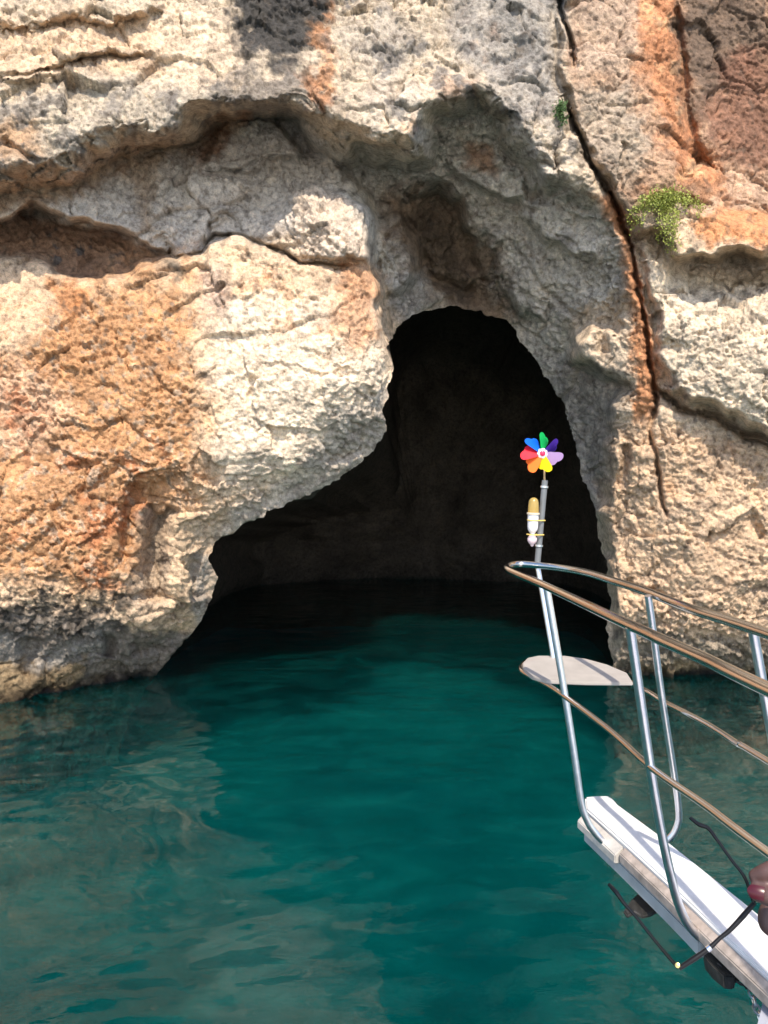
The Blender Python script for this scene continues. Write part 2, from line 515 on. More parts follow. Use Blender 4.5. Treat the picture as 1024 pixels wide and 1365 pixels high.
_g = np.hypot(np.gradient(depth, axis=0) / np.abs(dv).clip(0.2), np.gradient(depth, axis=1) / np.abs(du).clip(0.2))
_w = blur(smooth(0.03, 0.08, _g), 2)
depth = depth * (1 - _w) + blur(depth, 3) * _w
for pts, w, a in CR:
    d, t = line_dist(U * 0.6 + WU * 0.4, V * 0.6 + WV * 0.4, pts)
    taper = smooth(0, 0.08, t) * smooth(1.0, 0.92, t) * 0.75 + 0.25
    depth = depth + a * taper * np.exp(-(d / w) ** 2)

P = at(U, V, depth)
# normals of the broad shape
du_ = np.gradient(P, axis=1); dv_ = np.gradient(P, axis=0)
Nn = np.cross(du_, dv_); Nn /= np.linalg.norm(Nn, axis=-1, keepdims=True) + 1e-9
Nn = np.where((Nn[..., 1:2] > 0), -Nn, Nn)
toeye = EYE - P; toeye /= np.linalg.norm(toeye, axis=-1, keepdims=True)
Nd = Nn * 0.6 + toeye * 0.4
Nd = blur(Nd, 2, 4)
Nd /= np.linalg.norm(Nd, axis=-1, keepdims=True)

# roughness of the surface by zone
rough = np.full(U.shape, 0.62)


def zone(poly, val, soft):
    global rough
    w = smooth(-soft, soft, poly_sd(WU, WV, poly))
    rough = rough * (1 - w) + val * w


zone([(-700, 190), (200, 190), (400, 160), (480, 240), (380, 320), (230, 345), (-700, 320)], 0.75, 15)
zone([(-700, 300), (240, 345), (180, 368), (-700, 350)], 0.5, 8)
zone([(420, 200), (640, 140), (830, 350), (820, 430), (720, 500), (700, 420), (520, 420)], 0.9, 15)
zone([(-700, 430), (260, 440), (300, 600), (240, 830), (-700, 860)], 0.92, 30)
zone([(300, 380), (500, 380), (520, 500), (420, 640), (300, 640)], 0.6, 25)
zone([(850, 560), (1100, 620), (2300, 650), (2300, 900), (820, 900), (810, 700)], 0.95, 15)
zone([(860, 360), (1100, 350), (2300, 380), (2300, 600), (1024, 580), (890, 520)], 0.72, 15)
zone([(380, 260), (500, 270), (500, 350), (400, 350)], 1.05, 10)

def vec3(P, scale, seed):
    return np.stack([perlin(P, scale, seed), perlin(P, scale, seed + 1), perlin(P, scale, seed + 2)], -1)


stretch_v = np.linalg.norm(dv_, axis=-1) / (np.abs(np.gradient(V, axis=0)) + 1e-3) / (depth / FOC)
stretch_u = np.linalg.norm(du_, axis=-1) / (np.abs(np.gradient(U, axis=1)) + 1e-3) / (depth / FOC)
steep = np.maximum(stretch_u, stretch_v)
calm_steep = 1 / (1 + np.clip(steep - 2.5, 0, None) / 3)
Q = at(U, V, blur(depth, 5, 4))
Pn = Q + 0.22 * vec3(Q, 1.3, 41) + 0.05 * vec3(Q, 5.0, 47)
big = fbm(Pn, 0.6, 3, 5)
f1, f2, fa = worley(Pn * np.array([1, 1, 1.3]), 1.25, 6, True)
g1, g2, fb = worley(Pn * np.array([1, 1, 1.2]), 3.1, 14, True)
Pm = Q + 0.035 * vec3(Q, 9.0, 51)
h1, h2, fc = worley(Pm, 8.0, 7, True)
k1, k2, fd = worley(Pm, 17.0, 8, True)
turb = np.abs(fbm(Q, 6.0, 4, 9, 0.6))
fine = fbm(Q, 14.0, 3, 10, 0.65)
mask1 = smooth(-0.25, 0.35, perlin(Q, 0.9, 15))
mask2 = smooth(-0.3, 0.3, perlin(Q, 1.6, 16))
pits = np.clip(perlin(Q + 0.1 * vec3(Q, 4.0, 54), 6.0, 12) - 0.28, 0, 1) * mask2
crev = np.exp(-((f2 - f1) / 0.05) ** 2) * mask1 * 0.05 + np.exp(-((g2 - g1) / 0.07) ** 2) * mask2 * 0.022
gain = np.clip(1.0 + 0.9 * perlin(Q, 1.1, 13), 0.3, 1.8)
lum = (0.55 - h1) * 0.03 * (1 - mask1 * 0.6) + 0.018 * (0.5 - k1)
disp = 0.09 * big + 0.13 * fa * (0.5 + 0.5 * mask2) + rough * (0.055 * fb) - crev \
    + rough * gain * (lum + 0.034 * fc + 0.022 * fd - 0.034 * turb + 0.020 * fine + 0.015 * perlin(Q, 30.0, 17) - 0.04 * pits)
edge_fade = smooth(0, 14, -sd) * 0.65 + 0.35
calm_steep = blur(calm_steep, 2, 2)
_w2 = smooth(0.02, 0.35, blur(_w, 2, 3))
disp = disp * (1 - _w2) + blur(disp, 3, 3) * _w2
P = P + Nd * (disp * edge_fade * calm_steep)[..., None]
_w3 = (_w2 * smooth(0, 8, -sd))[..., None]
P = P * (1 - _w3) + blur(P, 1, 2) * _w3
P = P + Nd * (_w2 * (0.075 * fbm(P, 1.9, 2, 90) + 0.05 * np.abs(perlin(P, 2.6, 95))))[..., None]

# ---- colours of the stone, with shade tones worked into its recesses
def C(r, g, b):
    return np.array([r, g, b])


CREAM = C(0.58, 0.49, 0.385); WHITE = C(0.66, 0.60, 0.52); GREY = C(0.36, 0.345, 0.32); ORANGE = C(0.50, 0.245, 0.095); RED = C(0.42, 0.155, 0.065)
BLACK = C(0.075, 0.078, 0.082); BROWN = C(0.20, 0.125, 0.08); TAN = C(0.47, 0.34, 0.235); DKGREY = C(0.15, 0.145, 0.135); PINK = C(0.52, 0.36, 0.27)
col = np.broadcast_to(CREAM * 0.92, P.shape).copy()
mott = fbm(np.stack([U / 120, V / 120, U * 0], -1), 1.0, 5, 21)
mott2 = fbm(np.stack([U / 40, V / 40, U * 0], -1), 1.0, 5, 22, 0.6)
fleck = fbm(np.stack([U / 13, V / 13, U * 0], -1), 1.0, 3, 23, 0.6)


def paint(poly, c, soft, strength=1.0, breakup=0.5, fine_break=0.0):
    global col
    s = poly_sd(WU, WV, poly) / soft + breakup * (mott * 0.8 + mott2) + fine_break * fleck
    w = (smooth(-1, 1, s) * strength)[..., None]
    col = col * (1 - w) + c * w


def spots(poly, c, soft, thr, width, src, strength=1.0):
    global col
    s = smooth(-soft, soft, poly_sd(WU, WV, poly))
    w = (s * smooth(thr, thr + width, src) * strength)[..., None]
    col = col * (1 - w) + c * w


ALL = [(-1500, -1000), (3000, -1000), (3000, 1400), (-1500, 1400)]
# upper mass
paint([(-900, -900), (760, -900), (770, 100), (800, 280), (560, 210), (300, 150), (0, 250), (-900, 260)], C(0.50, 0.44, 0.355), 25)
paint([(-900, 0), (230, 20), (240, 110), (60, 110), (-900, 130)], C(0.60, 0.47, 0.345), 25)
paint([(215, 10), (320, 20), (330, 120), (230, 110)], CREAM, 20)
paint([(0, 125), (210, 100), (330, 120), (250, 165), (100, 215), (0, 240), (-600, 240), (-600, 160)], C(0.44, 0.40, 0.335), 15)
paint([(-600, 160), (50, 150), (60, 220), (-600, 250)], TAN * 0.85, 18)
spots([(-300, 110), (300, 110), (400, 160), (0, 240), (-300, 250)], GREY * 0.62, 15, 0.0, 0.5, mott2 + 0.5 * fleck, 0.85)
paint([(315, -30), (440, -40), (455, 25), (440, 62), (400, 78), (372, 92), (340, 74), (312, 50)], BLACK * 0.55, 14, 0.97, 1.7, 0.8)
paint([(260, 130), (300, 105), (340, 80), (430, 90), (440, 140), (380, 150), (330, 145)], C(0.16, 0.15, 0.14), 18, 0.8, 1.8, 0.6)
paint([(425, 20), (450, 10), (452, 100), (440, 140), (415, 140), (420, 80)], C(0.45, 0.25, 0.14), 11, 0.85, 1.6, 0.5)
paint([(395, 90), (420, 90), (418, 140), (400, 140)], C(0.42, 0.22, 0.12), 9, 0.7, 1.6, 0.5)
paint([(455, 20), (510, 10), (560, 60), (520, 100), (460, 70)], C(0.36, 0.34, 0.31), 20, 0.7)
paint([(590, -40), (745, -40), (755, 110), (740, 170), (690, 160), (640, 110), (600, 70)], C(0.31, 0.305, 0.295), 24, 0.85)
paint([(655, 0), (735, 0), (730, 100), (680, 90)], C(0.2, 0.205, 0.205), 14, 0.6, 0.9)
paint([(500, 90), (560, 120), (566, 200), (500, 180), (480, 120)], WHITE * 0.93, 12, 0.7)
paint([(560, 100), (630, 105), (640, 125), (580, 135)], PINK, 10, 0.6)
spots([(440, -60), (760, -60), (780, 260), (560, 200), (440, 150)], C(0.15, 0.15, 0.15), 20, 0.25, 0.3, mott2, 0.8)
spots([(440, -60), (760, -60), (780, 260), (560, 200), (440, 150)], C(0.45, 0.25, 0.14), 20, 0.42, 0.25, mott, 0.5)
# shaded masses: pale, bluish shade tone mixed into the stone colour
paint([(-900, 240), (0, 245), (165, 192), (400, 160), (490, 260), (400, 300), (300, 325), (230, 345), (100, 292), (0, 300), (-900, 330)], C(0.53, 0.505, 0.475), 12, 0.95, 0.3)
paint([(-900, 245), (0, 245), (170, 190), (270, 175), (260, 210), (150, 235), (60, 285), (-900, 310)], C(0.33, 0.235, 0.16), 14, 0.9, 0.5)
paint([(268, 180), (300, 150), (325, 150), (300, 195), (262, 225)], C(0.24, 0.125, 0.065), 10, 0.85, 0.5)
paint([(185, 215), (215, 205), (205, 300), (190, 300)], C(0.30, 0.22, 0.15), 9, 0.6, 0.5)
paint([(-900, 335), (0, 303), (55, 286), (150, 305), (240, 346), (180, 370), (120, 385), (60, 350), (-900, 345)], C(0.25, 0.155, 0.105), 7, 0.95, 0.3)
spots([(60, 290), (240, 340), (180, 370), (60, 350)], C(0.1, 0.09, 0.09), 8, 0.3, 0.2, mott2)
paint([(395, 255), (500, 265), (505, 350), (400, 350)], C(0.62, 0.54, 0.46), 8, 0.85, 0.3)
# alcove: base tone lightened to lift its shade
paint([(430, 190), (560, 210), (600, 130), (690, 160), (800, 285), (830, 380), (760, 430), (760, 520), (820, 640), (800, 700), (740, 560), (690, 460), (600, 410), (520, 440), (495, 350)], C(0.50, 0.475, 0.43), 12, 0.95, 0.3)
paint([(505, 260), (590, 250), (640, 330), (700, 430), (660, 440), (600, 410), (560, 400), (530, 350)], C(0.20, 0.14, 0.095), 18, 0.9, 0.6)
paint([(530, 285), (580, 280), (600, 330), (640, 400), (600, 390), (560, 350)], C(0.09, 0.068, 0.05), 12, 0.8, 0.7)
paint([(625, 195), (665, 190), (660, 225), (620, 225)], C(0.32, 0.16, 0.08), 9, 0.7, 0.8)
paint([(505, 370), (560, 360), (565, 405), (525, 440), (512, 420)], C(0.42, 0.41, 0.4), 10, 0.85, 0.3)
paint([(730, 480), (830, 500), (820, 640), (790, 690), (760, 570)], C(0.25, 0.24, 0.225), 12, 0.8, 0.4)
# lower-left rock
paint([(-900, 345), (60, 348), (130, 385), (240, 346), (300, 330), (500, 360), (560, 500), (300, 760), (200, 960), (-900, 960)], C(0.62, 0.485, 0.355), 14, 0.95, 0.3)
paint([(-900, 420), (60, 400), (150, 370), (250, 350), (275, 420), (282, 540), (260, 640), (200, 760), (120, 790), (-900, 780)], C(0.47, 0.265, 0.135), 30, 0.9, 0.75, 0.35)
paint([(-900, 350), (110, 370), (60, 400), (50, 470), (-900, 480)], C(0.60, 0.465, 0.34), 16, 0.8, 0.5)
paint([(-900, 520), (30, 480), (110, 520), (80, 600), (-900, 620)], C(0.58, 0.41, 0.30), 25, 0.75, 0.8, 0.5)
spots([(-900, 400), (270, 380), (290, 560), (180, 790), (-900, 800)], C(0.38, 0.155, 0.075), 15, 0.12, 0.5, mott + 0.5 * mott2, 0.75)
spots([(-900, 400), (280, 400), (290, 600), (200, 800), (-900, 830)], C(0.64, 0.49, 0.36), 15, 0.22, 0.35, fleck + 0.4 * mott2, 0.8)
paint([(62, 372), (100, 368), (108, 400), (90, 425), (66, 410)], C(0.43, 0.2, 0.085), 8, 0.8, 0.8, 0.3)
paint([(292, 395), (500, 400), (520, 500), (500, 560), (400, 640), (300, 640), (285, 520)], C(0.76, 0.67, 0.55), 18, 0.9, 0.4)
paint([(265, 360), (300, 350), (310, 400), (290, 420), (262, 395)], C(0.45, 0.35, 0.3), 12, 0.7, 0.5)
paint([(222, 350), (240, 350), (246, 380), (230, 385)], C(0.1, 0.1, 0.09), 6, 0.8, 0.6)
paint([(450, 360), (500, 360), (498, 450), (470, 470), (440, 420)], C(0.47, 0.27, 0.16), 14, 0.8, 0.7, 0.3)
spots([(280, 335), (500, 355), (520, 480), (290, 480)], C(0.54, 0.32, 0.19), 15, 0.22, 0.4, mott2, 0.6)
paint([(455, 540), (520, 520), (516, 600), (420, 660), (360, 690), (300, 720), (290, 700), (400, 620)], C(0.45, 0.425, 0.385), 12, 0.85, 0.4)
paint([(186, 690), (225, 690), (220, 800), (180, 800)], C(0.30, 0.275, 0.235), 12, 0.7, 0.5)
paint([(255, 740), (292, 740), (290, 800), (260, 840), (255, 790)], C(0.36, 0.34, 0.31), 9, 0.85, 0.4)
paint([(228, 700), (255, 690), (255, 840), (200, 860), (180, 835), (225, 810)], C(0.60, 0.47, 0.33), 10, 0.8, 0.5)
# tide zone
paint([(-900, 800), (0, 800), (60, 795), (120, 820), (170, 840), (260, 845), (200, 920), (-900, 960)], C(0.15, 0.143, 0.135), 13, 0.92, 0.8, 0.5)
spots([(-900, 770), (180, 780), (180, 850), (-900, 850)], C(0.07, 0.066, 0.06), 12, -0.2, 0.45, fleck + 0.5 * mott2, 0.9)
paint([(-900, 848), (100, 852), (145, 850), (140, 880), (60, 890), (-900, 885)], C(0.25, 0.245, 0.235), 12, 0.75, 0.8, 0.4)
paint([(-900, 893), (0, 893), (120, 885), (80, 960), (-900, 965)], C(0.22, 0.165, 0.095), 9, 0.85, 1.2, 0.6)
paint([(-900, 929), (0, 929), (60, 922), (200, 896), (220, 980), (-900, 980)], C(0.07, 0.055, 0.035), 5, 0.9, 0.5)
# right wall
paint([(755, -900), (3000, -900), (3000, 300), (960, 280), (880, 265), (840, 310), (800, 250), (765, 120)], C(0.42, 0.285, 0.20), 14, 0.92, 0.4)
paint([(768, 100), (840, 115), (850, 200), (830, 250), (800, 240), (775, 180)], C(0.36, 0.325, 0.275), 16, 0.8, 0.7, 0.4)
paint([(770, -30), (845, -30), (845, 90), (775, 90)], C(0.45, 0.36, 0.29), 14, 0.8, 0.5)
paint([(845, -40), (905, -40), (915, 60), (918, 130), (945, 190), (968, 232), (960, 262), (900, 250), (885, 180), (862, 100)], C(0.46, 0.22, 0.115), 14, 0.9, 0.9, 0.4)
spots([(845, -40), (905, -40), (965, 232), (900, 250)], C(0.66, 0.42, 0.24), 12, 0.25, 0.4, mott2 + 0.5 * fleck, 0.7)
paint([(905, -60), (1030, -60), (1030, 60), (970, 110), (925, 180), (912, 60)], C(0.13, 0.10, 0.08), 20, 0.9, 0.9, 0.4)
paint([(955, 95), (1030, 70), (1500, 100), (1500, 240), (1020, 235), (960, 215), (935, 180)], C(0.21, 0.115, 0.082), 22, 0.9, 0.7, 0.4)
paint([(965, 215), (1000, 220), (1024, 270), (1500, 290), (1500, 300), (960, 270)], C(0.50, 0.36, 0.27), 10, 0.8, 0.5)
paint([(840, 240), (960, 250), (940, 275), (850, 275)], C(0.42, 0.21, 0.11), 10, 0.7, 0.6)
paint([(780, 260), (806, 255), (838, 320), (852, 400), (880, 520), (870, 590), (850, 590), (845, 480), (835, 400), (818, 330)], C(0.45, 0.215, 0.105), 6, 0.9, 0.6, 0.3)
paint([(838, 285), (1100, 290), (2300, 310), (2300, 360), (840, 345)], C(0.54, 0.44, 0.33), 10, 0.85, 0.5)
paint([(920, 275), (980, 268), (1050, 285), (1050, 318), (985, 325), (940, 310)], C(0.50, 0.23, 0.10), 9, 0.85, 0.8, 0.4)
paint([(860, 345), (1030, 345), (2300, 350), (2300, 620), (1030, 585), (960, 560), (890, 520), (868, 440)], C(0.66, 0.585, 0.475), 12, 0.92, 0.3)
spots([(860, 345), (1030, 345), (1030, 585), (890, 520)], C(0.42, 0.385, 0.33), 12, 0.2, 0.4, mott2 + 0.4 * fleck, 0.5)
paint([(815, 560), (870, 560), (1030, 600), (2300, 640), (2300, 860), (1030, 850), (900, 850), (818, 840), (806, 700)], C(0.58, 0.44, 0.315), 14, 0.92, 0.4, 0.3)
spots([(815, 570), (1030, 600), (2000, 640), (2000, 880), (820, 880)], C(0.36, 0.29, 0.225), 14, 0.12, 0.4, mott2 + 0.4 * fleck, 0.6)
spots([(815, 570), (1030, 600), (2000, 640), (2000, 860), (820, 860)], C(0.52, 0.29, 0.15), 14, 0.3, 0.35, mott, 0.6)
paint([(764, 445), (832, 440), (832, 480), (770, 484)], C(0.62, 0.53, 0.42), 8, 0.85, 0.4)
paint([(820, 848), (900, 845), (960, 858), (2300, 840), (2300, 960), (815, 960)], C(0.19, 0.175, 0.145), 10, 0.92, 0.8, 0.4)
paint([(850, 872), (1010, 890), (2000, 890), (2000, 903), (850, 900)], C(0.33, 0.26, 0.16), 8, 0.7, 1.0, 0.5)
paint([(815, 901), (2300, 899), (2300, 990), (815, 990)], C(0.06, 0.05, 0.035), 5, 0.9, 0.5)
wz_ = P[..., 2]
wet = smooth(0.26, 0.04, wz_ + 0.10 * fleck + 0.06 * mott2)[..., None]
col = col * (1 - 0.72 * wet)
und = smooth(0.01, -0.10, wz_)[..., None]
col = col * (1 - und) + (C(0.012, 0.030, 0.024) * smooth(-0.9, -0.1, wz_)[..., None] + C(0.001, 0.05, 0.05) * smooth(-0.1, -0.9, wz_)[..., None]) * und
# random dark mottling, pale and dark specks
spots(ALL, C(0.10, 0.085, 0.07), 1, 0.36, 0.45, fleck - 0.3 * mott + 0.25 * mott2, 0.55)
grain = fbm(np.stack([U / 5, V / 5, U * 0], -1), 1.0, 2, 24)
col *= (1 + 0.16 * np.clip(grain, -1, 1) + 0.14 * np.clip(mott2, -1, 1))[..., None]
col = np.clip(col * np.array([1.0, 0.945, 0.905]), 0.02, 0.8)

# ---- cut the mouth and build the sheet, the back of the head of the cliff folds away inland
nr, nc = U.shape
idx = np.arange(nr * nc).reshape(nr, nc)
sdn = np.where(snap, 0.0, sd)
cell = (sdn[:-1, :-1] + sdn[1:, :-1] + sdn[:-1, 1:] + sdn[1:, 1:]) / 4
keep = cell <= 0.0
q = np.stack([idx[:-1, :-1], idx[1:, :-1], idx[1:, 1:], idx[:-1, 1:]], -1)[keep]
verts = P.reshape(-1, 3); cols = col.reshape(-1, 3)
top = idx[0]
rows = []; base = len(verts); prev = top
for k, (dy, dz) in enumerate([(0.8, 0.35), (2.2, 0.7), (5, 1.0), (10, 1.1)]):
    r = P[0] + np.array([0, dy, dz]) + 0.2 * np.stack([perlin(P[0] + dy, 0.8, 50 + k)] * 3, -1)
    rows.append(r)
extra = np.concatenate(rows); ids = base + np.arange(len(extra)).reshape(4, -1)
chain = np.vstack([top[None], ids])
q2 = np.stack([chain[1:, :-1], chain[:-1, :-1], chain[:-1, 1:], chain[1:, 1:]], -1).reshape(-1, 4)
verts = np.concatenate([verts, extra]); cols = np.concatenate([cols, np.tile(col[0], (4, 1))])
quads = np.concatenate([q, q2])
used = np.zeros(len(verts), bool); used[quads.ravel()] = True
remap = np.cumsum(used) - 1
M_ROCK = rock_material('limestone')


def add_colour(me, c):
    a = me.color_attributes.new('rock_colour', 'FLOAT_COLOR', 'POINT')
    a.data.foreach_set('color', np.c_[c, np.ones(len(c))].astype(np.float32).ravel())


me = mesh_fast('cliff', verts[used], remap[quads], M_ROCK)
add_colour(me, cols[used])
cliff = tag(link('cliff', me), kind='structure')

# ---- the cave behind the mouth: rings run back from the rim, then close in a rear wall
e = np.concatenate([q[:, [0, 1]], q[:, [1, 2]], q[:, [2, 3]], q[:, [3, 0]]])
es = np.sort(e, 1); key = es[:, 0].astype(np.int64) * (nr * nc) + es[:, 1]
uq, inv, cnt = np.unique(key, return_inverse=True, return_counts=True)
be = e[cnt[inv] == 1]
uu, vv = U.ravel(), V.ravel()
inner = (np.abs(sd.ravel()[be]) < 20).all(1) & (uu[be] > 100).all(1) & (uu[be] < 900).all(1) & (vv[be] > 350).all(1) & (vv[be] < 1125).all(1)
be = be[inner]
nxt = {}
for a, b in be:
    nxt.setdefault(int(a), []).append(int(b))
start = int(be[np.argmin(vv[be[:, 0]])][0]); best_loop = []
loop = [start]; seen = {start}; cur = start
while True:
    cand = [b for b in nxt.get(cur, []) if b not in seen]
    if not cand:
        break
    cur = cand[0]; loop.append(cur); seen.add(cur)
loop = np.array(loop)
print('CAVE RIM', len(loop), 'of', len(be), 'rim edges')
bu, bv = uu[loop], vv[loop]; bP = P.reshape(-1, 3)[loop]; bD = bP[:, 1]; bC = col.reshape(-1, 3)[loop]


def relax(a, n):
    for _ in range(n):
        a = (np.roll(a, 1, 0) + a * 2 + np.roll(a, -1, 0)) / 4
    return a


su, sv, sD = relax(bu, 40), relax(bv, 40), relax(bD, 60)
cu, cvv = 560.0, 720.0
ou, ov = su - cu, sv - cvv
ol = np.sqrt(ou ** 2 + ov ** 2); ou, ov = ou / ol, ov / ol
rings = [bP]; ringc = [bC]
CAVE_SHADE = np.array([0.075, 0.062, 0.05])  # gloom of the cave put into the rock's base colour
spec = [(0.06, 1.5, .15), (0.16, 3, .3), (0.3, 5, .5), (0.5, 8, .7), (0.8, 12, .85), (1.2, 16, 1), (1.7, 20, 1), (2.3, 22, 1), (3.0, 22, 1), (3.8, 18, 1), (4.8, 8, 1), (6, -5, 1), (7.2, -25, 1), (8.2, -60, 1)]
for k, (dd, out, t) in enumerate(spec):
    u_ = (bu * (1 - t) + su * t) + ou * out
    v_ = (bv * (1 - t) + sv * t) + ov * out
    D_ = (bD * (1 - t) + sD * t) + dd
    if dd > 4:
        f = (dd - 4) / 4.2
        D_ = D_ * (1 - f) + (12.3 + dd) * f
    p = at(u_, v_, D_)
    toc = at(np.full_like(u_, cu), np.full_like(u_, cvv), D_) - p
    toc /= np.linalg.norm(toc, axis=1)[:, None]
    amp = min(1, dd / 1.2)
    p = p + toc * (amp * (0.28 * fbm(p, 0.8, 4, 60) + 0.09 * (0.5 - worley(p, 2.5, 61)[0])))[:, None]
    rings.append(p); ringc.append(bC * (1 - t) + CAVE_SHADE * t)
lu, lv = su + ou * -60, sv + ov * -60
for s in np.linspace(0.97, 0.02, 34):
    u_ = cu + (lu - cu) * s; v_ = cvv + (lv - cvv) * s
    p = at(u_, v_, np.full_like(u_, 20.7) + (1 - s) * 1.2)
    p[:, 1] -= 0.45 * fbm(p, 0.55, 5, 62) + 0.12 * (0.5 - worley(p, 1.6, 63)[0])
    rings.append(p); ringc.append(np.tile(CAVE_SHADE, (len(p), 1)))
L = len(loop); R = len(rings)
cvts = np.concatenate(rings); cc = np.concatenate(ringc)
cc = cc * (1 + 0.3 * np.clip(fbm(cvts, 1.2, 4, 64), -1, 1))[:, None]
ii = np.arange(R * L).reshape(R, L); jj = np.roll(ii, -1, 1)
cq = np.stack([ii[:-1], ii[1:], jj[1:], jj[:-1]], -1).reshape(-1, 4)
cvts = np.concatenate([cvts, rings[-1].mean(0)[None]]); cc = np.concatenate([cc, cc[-1:]])
fan = np.stack([ii[-1], np.full(L, R * L), jj[-1]], -1)
cc = np.where(cvts[:, 2:3] < -0.03, np.array([[0.012, 0.03, 0.024]]), cc)
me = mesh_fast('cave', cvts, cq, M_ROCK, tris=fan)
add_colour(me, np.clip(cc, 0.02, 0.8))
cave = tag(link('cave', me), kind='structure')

# ------------------------------------------------------------------ the sea
wx = axis(-500, -9, 9, 500, 0.036); wy = axis(-500, 1.5, 21, 60, 0.036)
WX, WY = np.meshgrid(wx, wy)
W3 = np.stack([WX, WY, np.zeros_like(WX)], -1)
fade = smooth(14, 9.5, np.abs(WX)) * smooth(-3, 1.5, WY)
warp = np.stack([perlin(W3, 0.5, 70), perlin(W3, 0.5, 71), np.zeros_like(WX)], -1) * 0.5
wp = W3 + warp
stretch = np.array([0.8, 1.2, 1.0])
wz = 0.95 * (0.008 * perlin(wp * stretch, 0.8, 72) + 0.0185 * perlin(wp * stretch, 1.75, 73) + 0.0095 * perlin(wp * stretch, 3.9, 74) + 0.0020 * perlin(wp, 8.5, 75))
calm = 0.65 + 0.5 * perlin(W3, 0.25, 76)
W3[..., 2] = wz * fade * calm
ii = np.arange(WX.size).reshape(WX.shape)
wq = np.stack([ii[:-1, :-1], ii[:-1, 1:], ii[1:, 1:], ii[1:, :-1]], -1).reshape(-1, 4)
N = NT('sea_water')
tr = N.n('ShaderNodeBsdfTransparent'); tr.inputs[0].default_value = (0.60, 0.90, 0.90, 1)
gl = N.n('ShaderNodeBsdfGlossy'); gl.inputs['Roughness'].default_value = 0.0; gl.inputs[0].default_value = (1, 1, 1, 1)
fr = N.n('ShaderNodeFresnel'); fr.inputs[0].default_value = 1.38
mx = N.n('ShaderNodeMixShader')
tc = N.n('ShaderNodeTexCoord')
mp = N.n('ShaderNodeMapping'); mp.inputs['Scale'].default_value = (0.75, 1.3, 1); N.l(tc.outputs['Object'], mp.inputs[0])
nA = noise_node(N, 1.7, 6, 0.58, mp.outputs[0], 1.4)
cA = ramp_node(N, nA.outputs[0], [(0.34, (0.0, 0.028, 0.031)), (0.5, (0.0, 0.054, 0.057)), (0.68, (0.003, 0.105, 0.098))])  # light and dark ripples painted in as teal tones
df = N.b; N.l(cA.outputs[0], df.inputs['Base Color'])
df.inputs['Roughness'].default_value = 1.0; df.inputs['Specular IOR Level'].default_value = 0.0
df.subsurface_method = 'BURLEY'; df.inputs['Subsurface Weight'].default_value = 1.0
df.inputs['Subsurface Radius'].default_value = (0.5, 1.0, 1.0); df.inputs['Subsurface Scale'].default_value = 1.6
bw = N.n('ShaderNodeBump'); bw.inputs['Strength'].default_value = 1.0; bw.inputs['Distance'].default_value = 0.12
N.l(nA.outputs[0], bw.inputs['Height']); N.l(bw.outputs[0], df.inputs['Normal'])
mb = N.n('ShaderNodeMixShader'); mb.inputs[0].default_value = 0.24
N.l(tr.outputs[0], mb.inputs[1]); N.l(df.outputs[0], mb.inputs[2])
nR = noise_node(N, 9.0, 3, 0.55, mp.outputs[0], 0.6)
bR = N.n('ShaderNodeBump'); bR.inputs['Strength'].default_value = 0.08; bR.inputs['Distance'].default_value = 0.02
N.l(nR.outputs[0], bR.inputs['Height']); N.l(bR.outputs[0], gl.inputs['Normal'])
N.l(fr.outputs[0], mx.inputs[0]); N.l(mb.outputs[0], mx.inputs[1]); N.l(gl.outputs[0], mx.inputs[2])
N.l(mx.outputs[0], N.out.inputs['Surface'])
M_WATER = N.m
me = mesh_fast('water', W3.reshape(-1, 3), wq, M_WATER)
water = tag(link('water', me), kind='structure')
# turbid teal depth under the clear surface: soft scattering bed that closes the water below
N = NT('teal_depth')
tc = N.n('ShaderNodeTexCoord')
nn = noise_node(N, 0.5, 5, 0.55, tc.outputs['Object'], 0.8)
cr = ramp_node(N, nn.outputs[0], [(0.3, (0.0005, 0.056, 0.060)), (0.7, (0.002, 0.100, 0.096))])
N.l(cr.outputs[0], N.b.inputs['Base Color'])
N.b.inputs['Roughness'].default_value = 0.95
N.b.inputs['Specular IOR Level'].default_value = 0.0
N.b.subsurface_method = 'BURLEY'
N.b.inputs['Subsurface Weight'].default_value = 1.0
N.b.inputs['Subsurface Radius'].default_value = (0.5, 1.0, 1.0)
N.b.inputs['Subsurface Scale'].default_value = 3.0
sx = axis(-520, -12, 12, 520, 0.25); sy = axis(-520, 0, 24, 80, 0.25)
SX, SY = np.meshgrid(sx, sy)
S3 = np.stack([SX, SY, np.zeros_like(SX)], -1)
S3[..., 2] = -1.3 + 0.12 * fbm(S3, 0.35, 3, 80)
ii = np.arange(SX.size).reshape(SX.shape)
me = mesh_fast('seabed', S3.reshape(-1, 3), np.stack([ii[:-1, :-1], ii[:-1, 1:], ii[1:, 1:], ii[1:, :-1]], -1).reshape(-1, 4), N.m)
seabed = tag(link('seabed', me), kind='structure')
V_grid = V.copy(); U_grid = U.copy(); P_grid = P.copy()

#BEGIN_OBJECTS
# ------------------------------------------------------------------ tubes and other small shapes
def catmull(pts, per=8):
    p = [np.asarray(a, float) for a in pts]
    p = [2 * p[0] - p[1]] + p + [2 * p[-1] - p[-2]]
    out = []
    for k in range(1, len(p) - 2):
        for j in range(per):
            t = j / per
            a, b, c, d = p[k - 1], p[k], p[k + 1], p[k + 2]
            out.append(0.5 * ((2 * b) + (c - a) * t + (2 * a - 5 * b + 4 * c - d) * t * t + (3 * b - a - 3 * c + d) * t ** 3))
    out.append(p[-2])
    return np.array(out)


